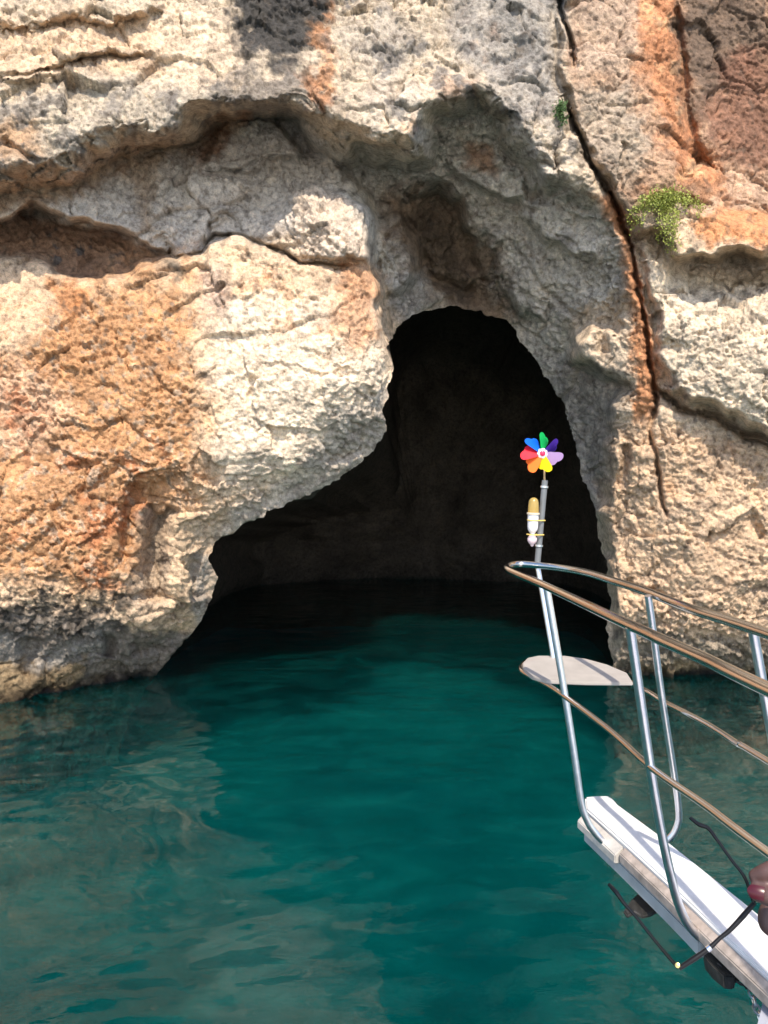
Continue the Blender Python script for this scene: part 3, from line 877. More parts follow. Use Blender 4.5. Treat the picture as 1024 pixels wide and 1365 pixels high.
def sweep(pts, radius, n=14, caps=True, closed=False, flat=1.0):
    """verts, faces of a round tube along pts; radius is a number or one per point"""
    pts = np.asarray(pts, float); m = len(pts)
    r = np.full(m, radius) if np.isscalar(radius) else np.interp(np.linspace(0, 1, m), np.linspace(0, 1, len(radius)), radius)
    if closed:
        T = np.roll(pts, -1, 0) - np.roll(pts, 1, 0)
    else:
        T = np.gradient(pts, axis=0)
    T /= np.linalg.norm(T, axis=1)[:, None] + 1e-12
    ref = np.array([0, 0, 1.0]) if abs(T[0][2]) < 0.9 else np.array([1.0, 0, 0])
    a = np.cross(T[0], ref); a /= np.linalg.norm(a)
    V = []
    for k in range(m):
        a = a - T[k] * a.dot(T[k]); a /= np.linalg.norm(a)
        b = np.cross(T[k], a)
        for j in range(n):
            t = 2 * math.pi * j / n
            V.append(pts[k] + r[k] * (math.cos(t) * a + math.sin(t) * b * flat))
    F = []
    mm = m if closed else m - 1
    for k in range(mm):
        for j in range(n):
            k2 = (k + 1) % m
            F.append((k * n + j, k * n + (j + 1) % n, k2 * n + (j + 1) % n, k2 * n + j))
    if caps and not closed:
        F.append(tuple(range(n))[::-1]); F.append(tuple((m - 1) * n + j for j in range(n)))
    return V, F


def build(name, shapes, mat, parent=None, smooth_angle=40, bevel=0.0, origin=None):
    """one mesh object out of a list of (verts, faces); smooth where faces meet softly"""
    V = []; F = []
    for v, f in shapes:
        o = len(V)
        V += [tuple(map(float, x)) for x in v]
        F += [tuple(i + o for i in g) for g in f]
    me = bpy.data.meshes.new(name)
    if origin is not None:
        V = [(x - origin[0], y - origin[1], z - origin[2]) for x, y, z in V]
    me.from_pydata(V, [], F); me.update()
    bm = bmesh.new(); bm.from_mesh(me)
    bmesh.ops.recalc_face_normals(bm, faces=bm.faces)
    if bevel:
        es = [x for x in bm.edges if len(x.link_faces) == 2 and x.calc_face_angle(0) > 0.5]
        bmesh.ops.bevel(bm, geom=es, offset=bevel, segments=2, affect='EDGES', clamp_overlap=True)
    for f in bm.faces:
        f.smooth = True
    lim = math.radians(smooth_angle)
    for x in bm.edges:
        if len(x.link_faces) == 2 and x.calc_face_angle(0) > lim:
            x.smooth = False
    bm.to_mesh(me); bm.free()
    if mat:
        me.materials.append(mat)
    ob = link(name, me, parent)
    if origin is not None:
        base = parent.location if parent is not None else Vector((0, 0, 0))
        ob.location = Vector(origin) - base
    elif parent is not None:
        ob.location = -parent.location
    return ob


def prism(outline, z0, z1):
    n = len(outline)
    V = [(x, y, z0) for x, y in outline] + [(x, y, z1) for x, y in outline]
    F = [tuple(range(n))[::-1], tuple(range(n, 2 * n))] + [(k, (k + 1) % n, n + (k + 1) % n, n + k) for k in range(n)]
    return V, F


def loft(sections, cap=True):
    n = len(sections[0]); V = [p for s in sections for p in s]; F = []
    for k in range(len(sections) - 1):
        for j in range(n - 1):
            F.append((k * n + j, k * n + j + 1, (k + 1) * n + j + 1, (k + 1) * n + j))
    return V, F


def lathe(profile, centre, axis_dir, n=20):
    """profile: (distance along axis, radius)"""
    a = np.array(axis_dir, float); a /= np.linalg.norm(a)
    ref = np.array([1.0, 0, 0]) if abs(a[0]) < 0.8 else np.array([0, 1.0, 0])
    u = np.cross(a, ref); u /= np.linalg.norm(u); w = np.cross(a, u)
    V = []; F = []
    for h, r in profile:
        for j in range(n):
            t = 2 * math.pi * j / n
            V.append(np.array(centre) + a * h + max(r, 1e-4) * (math.cos(t) * u + math.sin(t) * w))
    m = len(profile)
    for k in range(m - 1):
        for j in range(n):
            F.append((k * n + j, k * n + (j + 1) % n, (k + 1) * n + (j + 1) % n, (k + 1) * n + j))
    F.append(tuple(range(n))[::-1]); F.append(tuple((m - 1) * n + j for j in range(n)))
    return V, F


def empty(name, loc):
    o = bpy.data.objects.new(name, None)
    COL.objects.link(o); o.location = Vector([float(c) for c in loc]); o.empty_display_size = 0.1
    return o


M_STEEL = simple('stainless_steel', (0.80, 0.80, 0.83), 0.30, 1.0, nscale=40, namp=0.06)
M_RAIL = simple('reflection_tinted_rail', (0.68, 0.65, 0.62), 0.16, 1.0, nscale=6, namp=0.05)  # slight tan of surrounding reflections tinted into the steel
M_WHITE = simple('white_gelcoat', (0.66, 0.66, 0.66), 0.38, nscale=16, namp=0.10)
M_BEAM = simple('shade_grey_beam', (0.36, 0.39, 0.41), 0.4, nscale=14, namp=0.1)  # white beam, its shade mixed into the base colour
M_HULL = simple('shade_tinted_white_hull', (0.36, 0.38, 0.45), 0.4, nscale=5, namp=0.06)  # white hull toned down to lavender grey to stand for its shade
M_OFF = simple('worn_white_paint', (0.50, 0.47, 0.43), 0.55, nscale=22, namp=0.22, bump=0.002)
M_STRIP = simple('bleached_teak_strip', (0.36, 0.30, 0.26), 0.7, nscale=30, namp=0.35, bump=0.002)
M_PLATE = simple('sun_faded_plate', (0.36, 0.33, 0.30), 0.6, nscale=12, namp=0.12)
M_IRON = simple('black_iron', (0.025, 0.024, 0.023), 0.55, nscale=60, namp=0.6, bump=0.003)
M_BLACK = simple('black_plastic', (0.006, 0.006, 0.007), 0.3, spec=0.3)
M_GOLD = simple('brass', (0.85, 0.62, 0.22), 0.22, 1.0)
M_WOOD = simple('raw_wood_stick', (0.55, 0.37, 0.18), 0.6, nscale=80, namp=0.2)

# ------------------------------------------------------------------ the boat's bow
ZT, ZL, ZP = 2.61, 2.22, 1.75          # top rail, lower rail, plank
boat = empty('boat', (1.2, 1.0, 0.0))
tag(boat, 'white boat bow with plank and steel pulpit rails at lower right', 'boat')


def px_path(pts, z):
    return [atz(a, b, z) for a, b in pts]


top = px_path([(1019, 843), (922, 812), (863, 789), (820, 775), (781, 763), (748, 757), (722, 754), (697, 752), (682, 753), (676, 757.5),
               (689, 764.5), (722, 778.5), (762, 797), (820, 824.5), (859, 842), (882, 853), (941, 879), (1009, 912)], ZT)
def run_back(p, q, y):
    """the rail carried straight on from q through p to forward distance y"""
    return p + (p - q) * ((p[1] - y) / (q[1] - p[1]))


top = [run_back(top[0], top[2], -0.6), run_back(top[0], top[2], 0.8)] + top + [run_back(top[-1], top[-3], 0.7), run_back(top[-1], top[-3], -0.6)]
build('top_rail', [sweep(catmull(top, 6), 0.0142)], M_RAIL, boat)
low = px_path([(1019, 1012), (986, 993), (941, 964.5), (884, 935), (861, 921), (800, 890), (752, 879), (716, 878), (699, 884), (694.5, 892),
               (704, 900), (738, 918), (807, 969), (868, 1023), (941, 1074), (1019, 1133)], ZL)
low = [run_back(low[0], low[2], -0.6), run_back(low[0], low[2], 0.8)] + low + [run_back(low[-1], low[-3], 0.7), run_back(low[-1], low[-3], -0.6)]
build('lower_rail', [sweep(catmull(low, 6), 0.0092)], M_RAIL, boat)
# straight posts: pixel path, forward distance at the rail and at the foot; the last point sits on the plank's side
STANCH = [
    ([(729, 783), (752, 919), (766, 1008), (775, 1070), (783, 1094), (794, 1111), (812, 1128), (838, 1146)], 2.695, 2.64, 0.0125),
    ([(840, 836), (867, 1022), (882, 1110), (895, 1170), (905, 1206), (918, 1233), (936, 1252), (952, 1263)], 1.955, 2.12, 0.0125),
    ([(864, 794), (871, 843), (882.6, 931), (900, 1040), (905, 1082), (904, 1097), (898, 1111), (888, 1122)], 2.44, 2.60, 0.0115),
    ([(1004, 842), (1016, 908), (1030, 985), (1050, 1090), (1062, 1150), (1061, 1200), (1046, 1232)], 1.945, 2.12, 0.0125),
]
for pts, y0, y1, r in STANCH:
    rows_ = np.array([p[1] for p in pts], float); f_ = (rows_ - rows_[0]) / (rows_[-1] - rows_[0])
    ys = 1 / ((1 - f_) / y0 + f_ / y1)
    build('stanchion', [sweep(catmull([at(p[0], p[1], y) for p, y in zip(pts, ys)], 8), r, 16)], M_STEEL, boat)
pole_foot = atz(716.5, 753, ZT)
yp = pole_foot[1]
p_top = at(726.5, 640, yp); p_mid = at(717, 745, yp)
build('front_post', [sweep([pole_foot, atz(738, 877, 2.238)], 0.0105, 14)], M_STEEL, boat)
build('flag_socket', [sweep([pole_foot + np.array([0, 0, 0.0]), p_mid, p_top], [0.0125, 0.0125, 0.0125], 18)], simple('grey_plastic_tube', (0.15, 0.16, 0.17), 0.35, nscale=30, namp=0.1), boat)
sock_dir = p_top - p_mid
for f, nm in ((0.915, 'socket_ring'), (0.17, 'socket_ring')):
    c = p_mid + sock_dir * f
    build(nm, [lathe([(-.004, .0135), (-.004, .0165), (.004, .0165), (.004, .0135)], c, sock_dir)], M_STEEL, boat)
# small step plate lying inside the lower rail
pl = [(697, 884), (703, 877.5), (717, 874.5), (752, 874.5), (781, 878.5), (810, 886.5), (836, 897.5), (844, 910), (781, 909.5), (728, 907.5), (708, 901.5), (698, 892)]
pw = [atz(a, b, 2.238)[:2] for a, b in pl]
build('step_plate', [prism(pw, 2.226, 2.240)], M_PLATE, boat, bevel=0.003)
# plank
ax = np.array([-0.215, 1.0]); ax /= np.linalg.norm(ax)
tipL, tipR = atz(779, 1062, ZP)[:2], atz(812, 1060.5, ZP)[:2]
plank = [atz(780, 1062, ZP)[:2], atz(795, 1060.5, ZP)[:2], atz(811, 1060.5, ZP)[:2], atz(818, 1064.6, ZP)[:2], atz(824, 1072, ZP)[:2], atz(882, 1114.5, ZP)[:2], atz(991, 1201, ZP)[:2]]
back_r = plank[-1] - ax * 1.1
lft = [atz(955, 1238, ZP)[:2], atz(894, 1180, ZP)[:2], atz(835, 1126, ZP)[:2], atz(781, 1078, ZP)[:2]]
back_l = lft[0] - ax * 1.0
plank += [back_r, back_l] + lft
deck = build('bow_plank', [prism(plank, ZP - 0.075, ZP)], M_WHITE, boat, bevel=0.006)


def offset_strip(line, out0, out1, z0a, z1a):
    """a strip along the left edge of the plank between two sideways offsets, top heights z0a (inner) and z1a (outer)"""
    sd_ = np.array([-ax[1], ax[0]])
    V = []
    for p in line:
        a = p + sd_ * out0; b = p + sd_ * out1
        V += [(a[0], a[1], z0a), (b[0], b[1], z1a), (b[0], b[1], z1a - 0.03), (a[0], a[1], z0a - 0.06)]
    F = []
    n = len(line)
    for k in range(n - 1):
        for j in range(4):
            F.append((k * 4 + j, k * 4 + (j + 1) % 4, (k + 1) * 4 + (j + 1) % 4, (k + 1) * 4 + j))
    F += [(0, 1, 2, 3), tuple((n - 1) * 4 + j for j in (3, 2, 1, 0))]
    return V, F


edge = [lft[3], lft[2], lft[1], lft[0], back_l]
mid = lft[3] + (lft[2] - lft[3]) * 0.95
build('edge_coaming', [offset_strip([lft[3], mid], 0.002, 0.034, ZP - 0.012, ZP - 0.040)], M_OFF, boat, bevel=0.003)
build('rubbing_strip', [offset_strip([mid + (lft[2] - lft[3]) * 0.03] + edge[2:], 0.002, 0.022, ZP - 0.010, ZP - 0.030)], M_STRIP, boat, bevel=0.003)
fascia = []
sd_ = np.array([-ax[1], ax[0]])
V = []
for p in [lft[3] - ax * 0.02, mid, lft[1], lft[1] * .5 + lft[0] * .5, lft[0] + ax * 0.05]:
    a = p + sd_ * 0.017; b = p - sd_ * 0.02
    V += [(a[0], a[1], ZP - 0.066), (a[0], a[1], ZP - 0.112), (b[0], b[1], ZP - 0.12), (b[0], b[1], ZP - 0.078)]
F = []
for k in range(4):
    for j in range(4):
        F.append((k * 4 + j, k * 4 + (j + 1) % 4, (k + 1) * 4 + (j + 1) % 4, (k + 1) * 4 + j))
F += [(0, 1, 2, 3), (19, 18, 17, 16)]
build('side_beam', [(V, F)], M_BEAM, boat, bevel=0.004)
# flaking filler lumps on the coaming
M_SEAL = simple('yellowed_sealant', (0.62, 0.52, 0.33), 0.6, nscale=40, namp=0.25)
for k in range(9):
    c = atz(800 + 3.2 * k + random.uniform(-4, 4), 1102 + 3.4 * k + random.uniform(-6, 6), ZP - 0.03)
    bm = bmesh.new(); bmesh.ops.create_icosphere(bm, subdivisions=2, radius=random.uniform(0.004, 0.010))
    build('sealant_blob', [([np.array(v.co) * np.array([1, 1.5, 0.8]) * random.uniform(.8, 1.2) + c for v in bm.verts], [tuple(v.index for v in f.verts) for f in bm.faces])], M_SEAL, boat); bm.free()
# hull
tip = np.array([1.045, 2.03]); star = np.array([ax[1], -ax[0]])
levels = [(-0.5, 0.35, 0.55), (0.0, 0.52, 0.28), (0.6, 0.75, 0.14), (1.2, 0.9, 0.04), (1.60, 0.98, 0.0), (1.668, 1.0, 0.0)]
secs = []
for z, wf, rake in levels:
    ts = [0.0, 0.03, 0.08, 0.15, 0.25, 0.4, 0.6, 0.9, 1.3, 1.9, 2.6, 3.6, 5.0, 7.0, 9.0]
    half = [0.022 + 2.15 * wf * (1 - math.exp(-(t / 1.45) ** 1.25)) for t in ts]
    row = []
    for t, w in zip(ts[::-1], half[::-1]):
        c = tip - ax * (t + rake); row.append((*(c - star * w), z))
    for t, w in zip(ts, half):
        c = tip - ax * (t + rake); row.append((*(c + star * w), z))
    secs.append(row)
hv, hf = loft(secs)
n = len(secs[0]); o = (len(secs) - 1) * n
hf.append(tuple(o + k for k in range(n)))
build('hull', [(hv, hf)], M_HULL, boat, smooth_angle=50)

# ------------------------------------------------------------------ anchor and chain under the plank
anc = empty('anchor', atz(905, 1235, 1.62)); tag(anc, 'black iron anchor hung under the left side of the white plank', 'anchor')
sh0 = atz(862, 1196, 1.60); sh1 = atz(975, 1296, 1.60)
build('shank', [sweep([sh0 + np.array([.02, 0, -.01]), (sh0 + sh1) / 2 + np.array([.05, 0, -.02]), sh1 + np.array([.02, 0, 0])], 0.012, 8)], M_IRON, anc)
fl = [(831, 1213), (842, 1198), (853, 1188), (866, 1184), (884, 1200), (880, 1210), (868, 1218), (856, 1220), (846, 1215), (836, 1220)]
V = []
for dz in (0.0, -0.014):
    for k, (a, b) in enumerate(fl):
        p = atz(a, b, 1.60 + 0.004 * (k % 3)); V.append((p[0], p[1], p[2] + dz))
m = len(fl)
F = [tuple(range(m))[::-1], tuple(range(m, 2 * m))] + [(k, (k + 1) % m, m + (k + 1) % m, m + k) for k in range(m)]
build('fluke', [(V, F)], M_IRON, anc, bevel=0.004)
V = []
fl2 = [(938, 1262), (952, 1258), (972, 1274), (982, 1289), (979, 1301), (966, 1300), (950, 1287), (941, 1276)]
for dz in (0.0, -0.04):
    for a, b in fl2:
        p = atz(a, b, 1.662); V.append((p[0], p[1], p[2] + dz))
m = len(fl2)
F = [tuple(range(m))[::-1], tuple(range(m, 2 * m))] + [(k, (k + 1) % m, m + (k + 1) % m, m + k) for k in range(m)]
build('roller', [(V, F)], M_IRON, anc, bevel=0.004)
build('hook', [sweep(catmull([atz(855, 1182, 1.66), atz(862, 1180, 1.668), atz(870, 1181, 1.67), atz(876, 1187, 1.655)], 6), 0.0042, 8)], M_IRON, anc)
build('wire_hook', [sweep(catmull([atz(846, 1166, 1.665), atz(838, 1157, 1.67), atz(833, 1153, 1.672), atz(831, 1157, 1.668), atz(835, 1163, 1.66)], 6), 0.0022, 6)], M_IRON, anc)
chain = empty('anchor_chain', atz(968, 1292, 1.6)); tag(chain, 'short dark anchor chain running along the plank to the hull', 'chain')
cp = catmull([atz(956, 1287, 1.655), atz(970, 1299, 1.65), atz(986, 1308, 1.645), atz(1000, 1318, 1.64), atz(1007, 1340, 1.62), atz(1016, 1362, 1.60)], 12)
seg = np.cumsum(np.r_[0, np.linalg.norm(np.diff(cp, axis=0), axis=1)])
nl = int(seg[-1] / 0.019)
for k in range(nl):
    s0 = (k + 0.5) * seg[-1] / nl
    c = np.array([np.interp(s0, seg, cp[:, j]) for j in range(3)])
    c2 = np.array([np.interp(min(seg[-1], s0 + 0.004), seg, cp[:, j]) for j in range(3)])
    t = c2 - c; t /= np.linalg.norm(t) + 1e-9
    sdv = np.cross(t, [0, 0, 1]); sdv /= np.linalg.norm(sdv); upv = np.cross(sdv, t)
    sd2 = sdv if k % 2 else upv
    ring = [c + t * 0.0135 * math.cos(a) + sd2 * 0.0085 * math.sin(a) for a in np.linspace(0, 2 * math.pi, 14, endpoint=False)]
    build('chain_link', [sweep(ring, 0.0032, 6, closed=True)], M_IRON if k < nl - 4 else M_STEEL, chain)

# ------------------------------------------------------------------ pinwheel on the post
pc = at(722.5, 604.5, yp - 0.03)
pin = empty('pinwheel', p_top); tag(pin, 'rainbow toy pinwheel with seven petals on top of the bow post', 'pinwheel')
build('stick', [sweep([p_top - np.array([0, 0, .03]), at(724.5, 606, yp)], 0.0042, 10)], M_WOOD, pin)
vx = np.array([1.0, 0, 0]); vy = np.array([0, SP, CP]); vz = np.array([0, -CP, SP])
PET = [('green', 88, (0.0, 0.33, 0.07), .088, 0.62), ('blue', 137, (0.0, 0.10, 0.62), .092, .68), ('red', 183, (0.78, 0.01, 0.03), .092, .85), ('orange', 232, (0.9, 0.16, 0.02), .092, .85), ('yellow', 287, (0.88, 0.70, 0.01), .082, .8),
       ('lavender', 344, (0.52, 0.33, 0.62), .088, .85), ('purple', 38, (0.06, 0.02, 0.28), .086, .62)]
for nm, ang, c, ln, wd in PET:
    t = math.radians(ang)
    d = vx * math.cos(t) + vy * math.sin(t); s_ = -vx * math.sin(t) + vy * math.cos(t)
    # butterfly-wing petal: widens, then a rounded lobe leaning to one side
    outl = [(0.16, -0.04), (0.30, -0.16), (0.46, -0.27), (0.62, -0.30), (0.74, -0.24), (0.80, -0.13), (0.88, -0.10), (0.97, -0.03), (1.0, 0.06), (0.96, 0.15), (0.86, 0.19), (0.70, 0.18), (0.52, 0.15), (0.34, 0.12), (0.18, 0.08)]
    V = []
    for side in (0, 1):
        for a, b in outl:
            cupz = 0.010 * math.sin(a * 3.0) + b * 0.10 * ln / .09 * .6 - 0.02 * b * b
            V.append(pc + d * a * ln + s_ * b * ln * wd * 1.6 + vz * (cupz + 0.004 - 0.0012 * side))
    m = len(outl)
    F = [tuple(range(m))[::-1], tuple(range(m, 2 * m))] + [(k, (k + 1) % m, m + (k + 1) % m, m + k) for k in range(m)]
    pm = simple('petal_' + nm, c, 0.6, spec=0.25, nscale=20, namp=0.06)
    pt = build('petal', [(V, F)], pm, pin, smooth_angle=60)
    pt['label'] = nm + ' petal of the pinwheel'
hub = build('hub', [lathe([(-.004, .006), (.004, .021), (.010, .022), (.013, .018)], pc, vz)], simple('white_plastic', (0.8, 0.8, 0.8), 0.3), pin)
build('hub_cap', [lathe([(.0135, .002), (.0136, .012), (.018, .011), (.021, .006), (.0215, .0005)], pc, vz)], simple('pink_red_plastic', (0.75, 0.03, 0.10), 0.3), pin)

# ------------------------------------------------------------------ little lamp tied to the post
lc = at(710.5, 696, yp - 0.02); up_l = at(712, 660, yp - 0.02) - at(709.5, 725, yp - 0.02); up_l /= np.linalg.norm(up_l)
lamp = empty('bottle_lamp', at(709.5, 727, yp - 0.02)); tag(lamp, 'small white bottle-shaped lamp with amber top tied to the bow post', 'lamp')
k = yp / FOC
def prof(rows):      # (pixel row, half width in pixels) to metres about the lamp centre
    return [((696 - r) * k, w * k) for r, w in rows]
build('base_knob', [lathe(prof([(728.5, .8), (727.5, 2.0), (725.5, 2.6), (724.5, 4.2), (721, 6.2), (717.5, 6.3), (714.5, 4.4), (713, 3.2)]), lc, up_l)], simple('pale_pink_plastic', (0.72, 0.55, 0.58), 0.35, nscale=60, namp=.1), lamp)
build('body', [lathe(prof([(713.2, 3.0), (711, 3.2), (709, 4.6), (706, 6.5), (702, 7.0), (690, 7.2), (686.5, 7.2), (686, 7.0)]), lc, up_l)], simple('white_lamp_plastic', (0.78, 0.74, 0.74), 0.3, nscale=40, namp=.05), lamp)
build('collar', [lathe(prof([(686, 7.0), (685.6, 8.6), (683.6, 8.6), (683.2, 7.0)]), lc, up_l)], simple('beige_plastic', (0.66, 0.55, 0.42), 0.4), lamp)
amber = simple('amber_plastic', (0.60, 0.42, 0.12), 0.18, nscale=50, namp=.1, Transmission_Weight=0.45)
build('amber_dome', [lathe(prof([(683.2, 7.2), (676, 7.0), (670, 6.6), (666.5, 5.6), (664.4, 3.8), (663.4, 1.6), (663.2, .2)]), lc, up_l)], amber, lamp)
for r, in ((693.5,), (712.6,)):
    ca = lc + up_l * (696 - r) * k
    f = (745 - r) / 105.0
    cb = p_mid + sock_dir * f
    dirv = cb - ca; dl = np.linalg.norm(dirv); dirv /= dl
    nrm = np.cross(dirv, up_l); nrm /= np.linalg.norm(nrm)
    rad = 0.023
    loop_ = [ca + (-dirv * math.cos(t) + nrm * math.sin(t)) * rad for t in np.linspace(-1.5, 1.5, 9)] + [cb + (dirv * math.cos(t) + nrm * math.sin(t)) * 0.0155 for t in np.linspace(1.5, -1.5, 9)]
    build('tie_band', [sweep(loop_, 0.0028, 8, closed=True)], simple('yellow_tie', (0.72, 0.50, 0.12), 0.5), lamp)

# ------------------------------------------------------------------ sunglasses and the hand that holds them
HD = 0.72
def hp(px, py, dd=0.0):
    return at(px, py, HD + dd)
def hh(px, py, dd=0.0):      # the hand, a touch farther right
    return hp(px + 7, py, dd)
glasses = empty('sunglasses', hp(955, 1250)); tag(glasses, 'black sunglasses held open above the plank by a hand', 'sunglasses')
j0, j1 = hp(905, 1291), hp(1006, 1203, 0.012)
e1 = (j1 - j0); W_ = np.linalg.norm(e1); e1 /= W_
view = hp(955, 1250) - EYE; view /= np.linalg.norm(view)
e3 = view - e1 * view.dot(e1); e3 /= np.linalg.norm(e3)
brow = []
for t in np.linspace(0, 1, 25):
    bow = -0.002 * math.exp(-((t - 0.5) / 0.07) ** 2)
    brow.append(j0 + e1 * W_ * t + np.cross(e3, e1) * (0.004 * math.sin(t * math.pi) + bow * 0.4))
front = build('frame_front', [sweep(brow, [.0021, .0026, .0023, .0019, .0023, .0026, .0021], 10)], M_BLACK, glasses)
nrm = np.cross(e3, e1)
for a, b in ((0.06, 0.44), (0.56, 0.94)):
    ring = []
    for t in np.linspace(0, 2 * math.pi, 28, endpoint=False):
        u_ = (a + b) / 2 + (b - a) / 2 * math.copysign(abs(math.cos(t)) ** 0.75, math.cos(t))
        v_ = 0.021 + 0.021 * math.copysign(abs(math.sin(t)) ** 0.8, math.sin(t))
        ring.append(j0 + e1 * W_ * u_ + e3 * v_ + nrm * 0.002)
    build('rim', [sweep(ring, 0.0016, 6, closed=True)], M_BLACK, front)
    cen = np.mean(ring, 0)
    V = [p + nrm * 0.0006 for p in ring] + [p - nrm * 0.0006 for p in ring]
    m = len(ring)
    build('lens', [(V, [tuple(range(m)), tuple(range(m, 2 * m))[::-1]] + [(k_, (k_ + 1) % m, m + (k_ + 1) % m, m + k_) for k_ in range(m)])],
          simple('dark_lens', (0.01, 0.01, 0.012), 0.06), front)
t1 = [hp(904, 1290), hp(875, 1256, .01), hp(848, 1222, .022), hp(832, 1204, .03), hp(822, 1190, .035), hp(812, 1179, .045)]
tp = build('temple', [sweep(catmull(t1, 6), [.0019, .0016, .0016, .0019, .0024, .0018], 8)], M_BLACK, glasses)
t2 = [hp(1005, 1203, .012), hp(993, 1170, .02), hp(975, 1146, .03), hp(955, 1118, .042), hp(944, 1104, .05), hp(932, 1099, .055), hp(920, 1090, .062)]
build('temple', [sweep(catmull(t2, 6), [.0019, .0016, .0016, .0019, .0024, .0018], 8)], M_BLACK, glasses)
for c in (hp(903, 1287, -.003), hp(1009, 1199, .018)):
    build('hinge', [lathe([(-.0026, .0010), (-.0023, .0023), (.0023, .0023), (.0026, .0010)], c, e3, 10)], M_GOLD, glasses)
build('hinge_bar', [sweep([brow[8], brow[9]], 0.0029, 10)], simple('silver_trim', (0.85, 0.85, 0.86), 0.12, 1.0), glasses)

person = empty('person', hp(1110, 1230)); tag(person, 'hand at the right edge pinching black sunglasses between thumb and finger', 'person')
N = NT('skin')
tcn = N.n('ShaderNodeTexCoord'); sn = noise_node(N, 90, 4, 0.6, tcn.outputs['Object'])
sr = ramp_node(N, sn.outputs[0], [(0.3, (0.075, 0.040, 0.037)), (0.7, (0.105, 0.056, 0.050))])  # skin tone darkened to carry the shade lying on the hand
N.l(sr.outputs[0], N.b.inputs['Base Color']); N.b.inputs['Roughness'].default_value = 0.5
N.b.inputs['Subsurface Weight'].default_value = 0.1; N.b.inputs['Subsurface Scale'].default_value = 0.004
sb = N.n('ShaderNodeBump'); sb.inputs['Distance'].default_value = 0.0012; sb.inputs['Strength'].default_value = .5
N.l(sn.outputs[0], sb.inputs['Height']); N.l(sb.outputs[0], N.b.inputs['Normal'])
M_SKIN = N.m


def limb(pts, rad, n=14):
    """tapered round limb with rounded ends"""
    c = catmull(pts, 8); r = np.interp(np.linspace(0, 1, len(c)), np.linspace(0, 1, len(rad)), rad)
    t0 = c[0] - c[1]; t0 /= np.linalg.norm(t0); t1_ = c[-1] - c[-2]; t1_ /= np.linalg.norm(t1_)
    pre = [(c[0] + t0 * r[0] * math.sin(a), r[0] * math.cos(a)) for a in (1.45, 1.1, .7, .35)]
    post = [(c[-1] + t1_ * r[-1] * math.sin(a), r[-1] * math.cos(a)) for a in (.35, .7, 1.1, 1.45)]
    P_ = [p for p, _ in pre] + list(c) + [p for p, _ in post]
    R_ = [q for _, q in pre] + list(r) + [q for _, q in post]
    V, F = [], []
    V, F = sweep(np.array(P_), np.array(R_), n)
    return V, F


parts = [
    limb([hh(1098, 1150, .012), hh(1056, 1150, -.006), hh(1022, 1160, -.010), hh(1001, 1168, -.004)], [.0105, .0098, .0088, .0072]),
    limb([hh(1112, 1236, -.006), hh(1068, 1214, -.022), hh(1032, 1199, -.022), hh(1002, 1190, -.012)], [.0145, .0120, .0105, .0080]),
    limb([hh(1098, 1172, .022), hh(1052, 1186, .018), hh(1022, 1208, .016), hh(1016, 1232, .012), hh(1032, 1244, .004)], [.0108, .0100, .0092, .0085, .0072]),
    limb([hh(1102, 1198, .030), hh(1060, 1214, .028), hh(1034, 1236, .024), hh(1034, 1256, .016), hh(1052, 1262, .006)], [.0104, .0094, .0086, .0078, .0068]),
    limb([hh(1110, 1222, .034), hh(1078, 1240, .034), hh(1056, 1258, .028), hh(1062, 1274, .018)], [.0092, .0082, .0074, .0060]),
    limb([hh(1100, 1162, .020), hh(1140, 1180, .016), hh(1190, 1215, .012)], [.016, .020, .021]),
    limb([hh(1108, 1196, .020), hh(1150, 1208, .018), hh(1195, 1225, .014)], [.021, .024, .023]),
    limb([hh(1114, 1226, .012), hh(1155, 1236, .012), hh(1200, 1235, .014)], [.019, .022, .022]),
    limb([hh(1185, 1222, .013), hh(1250, 1245, -.02), hh(1340, 1290, -.09), hh(1480, 1390, -.2)], [.026, .027, .034, .042]),
]
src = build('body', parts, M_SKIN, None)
rm = src.modifiers.new('remesh', 'REMESH'); rm.mode = 'VOXEL'; rm.voxel_size = 0.0022
sm = src.modifiers.new('smooth', 'SMOOTH'); sm.iterations = 6; sm.factor = 0.5
dg = bpy.context.evaluated_depsgraph_get()
hm = bpy.data.meshes.new_from_object(src.evaluated_get(dg))
bpy.data.objects.remove(src)
for p in hm.polygons:
    p.use_smooth = True
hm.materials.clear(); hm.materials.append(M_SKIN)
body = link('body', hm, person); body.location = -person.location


def nail(c, along, facing, ln, wd, mat):
    a = np.array(along, float); a /= np.linalg.norm(a)
    f = np.array(facing, float); f -= a * f.dot(a); f /= np.linalg.norm(f)
    s = np.cross(a, f)
    V, F = [], []
    rows = 7
    for iu in range(rows):
        u = -1 + 2 * iu / (rows - 1)
        for iv in range(rows):
            v = -1 + 2 * iv / (rows - 1)
            ww = wd * (1 if u < 0.2 else math.sqrt(max(0.0, 1 - ((u - .2) / .82) ** 2)))
            V.append(np.array(c) + a * u * ln + s * v * ww - f * (0.35 * (v * ww) ** 2 / wd + 0.0012 * u * u))
    for iu in range(rows - 1):
        for iv in range(rows - 1):
            F.append((iu * rows + iv, iu * rows + iv + 1, (iu + 1) * rows + iv + 1, (iu + 1) * rows + iv))
    return V, F


M_NAIL = simple('dark_red_polish', (0.06, 0.006, 0.012), 0.3)
nl_ = build('thumb_nail', [nail(hh(1000, 1189, -.0205), hh(992, 1187, -.017) - hh(1012, 1192, -.024), EYE - hh(1000, 1189), .0072, .0062, M_NAIL)], M_NAIL, person)
nl_['label'] = 'dark red painted thumb nail'

# ------------------------------------------------------------------ plants rooted in the rock
def rock_at(px, py):
    j = int(np.argmin((U_grid - px) ** 2 + (V_grid - py) ** 2))
    return P_grid.reshape(-1, 3)[j].copy()


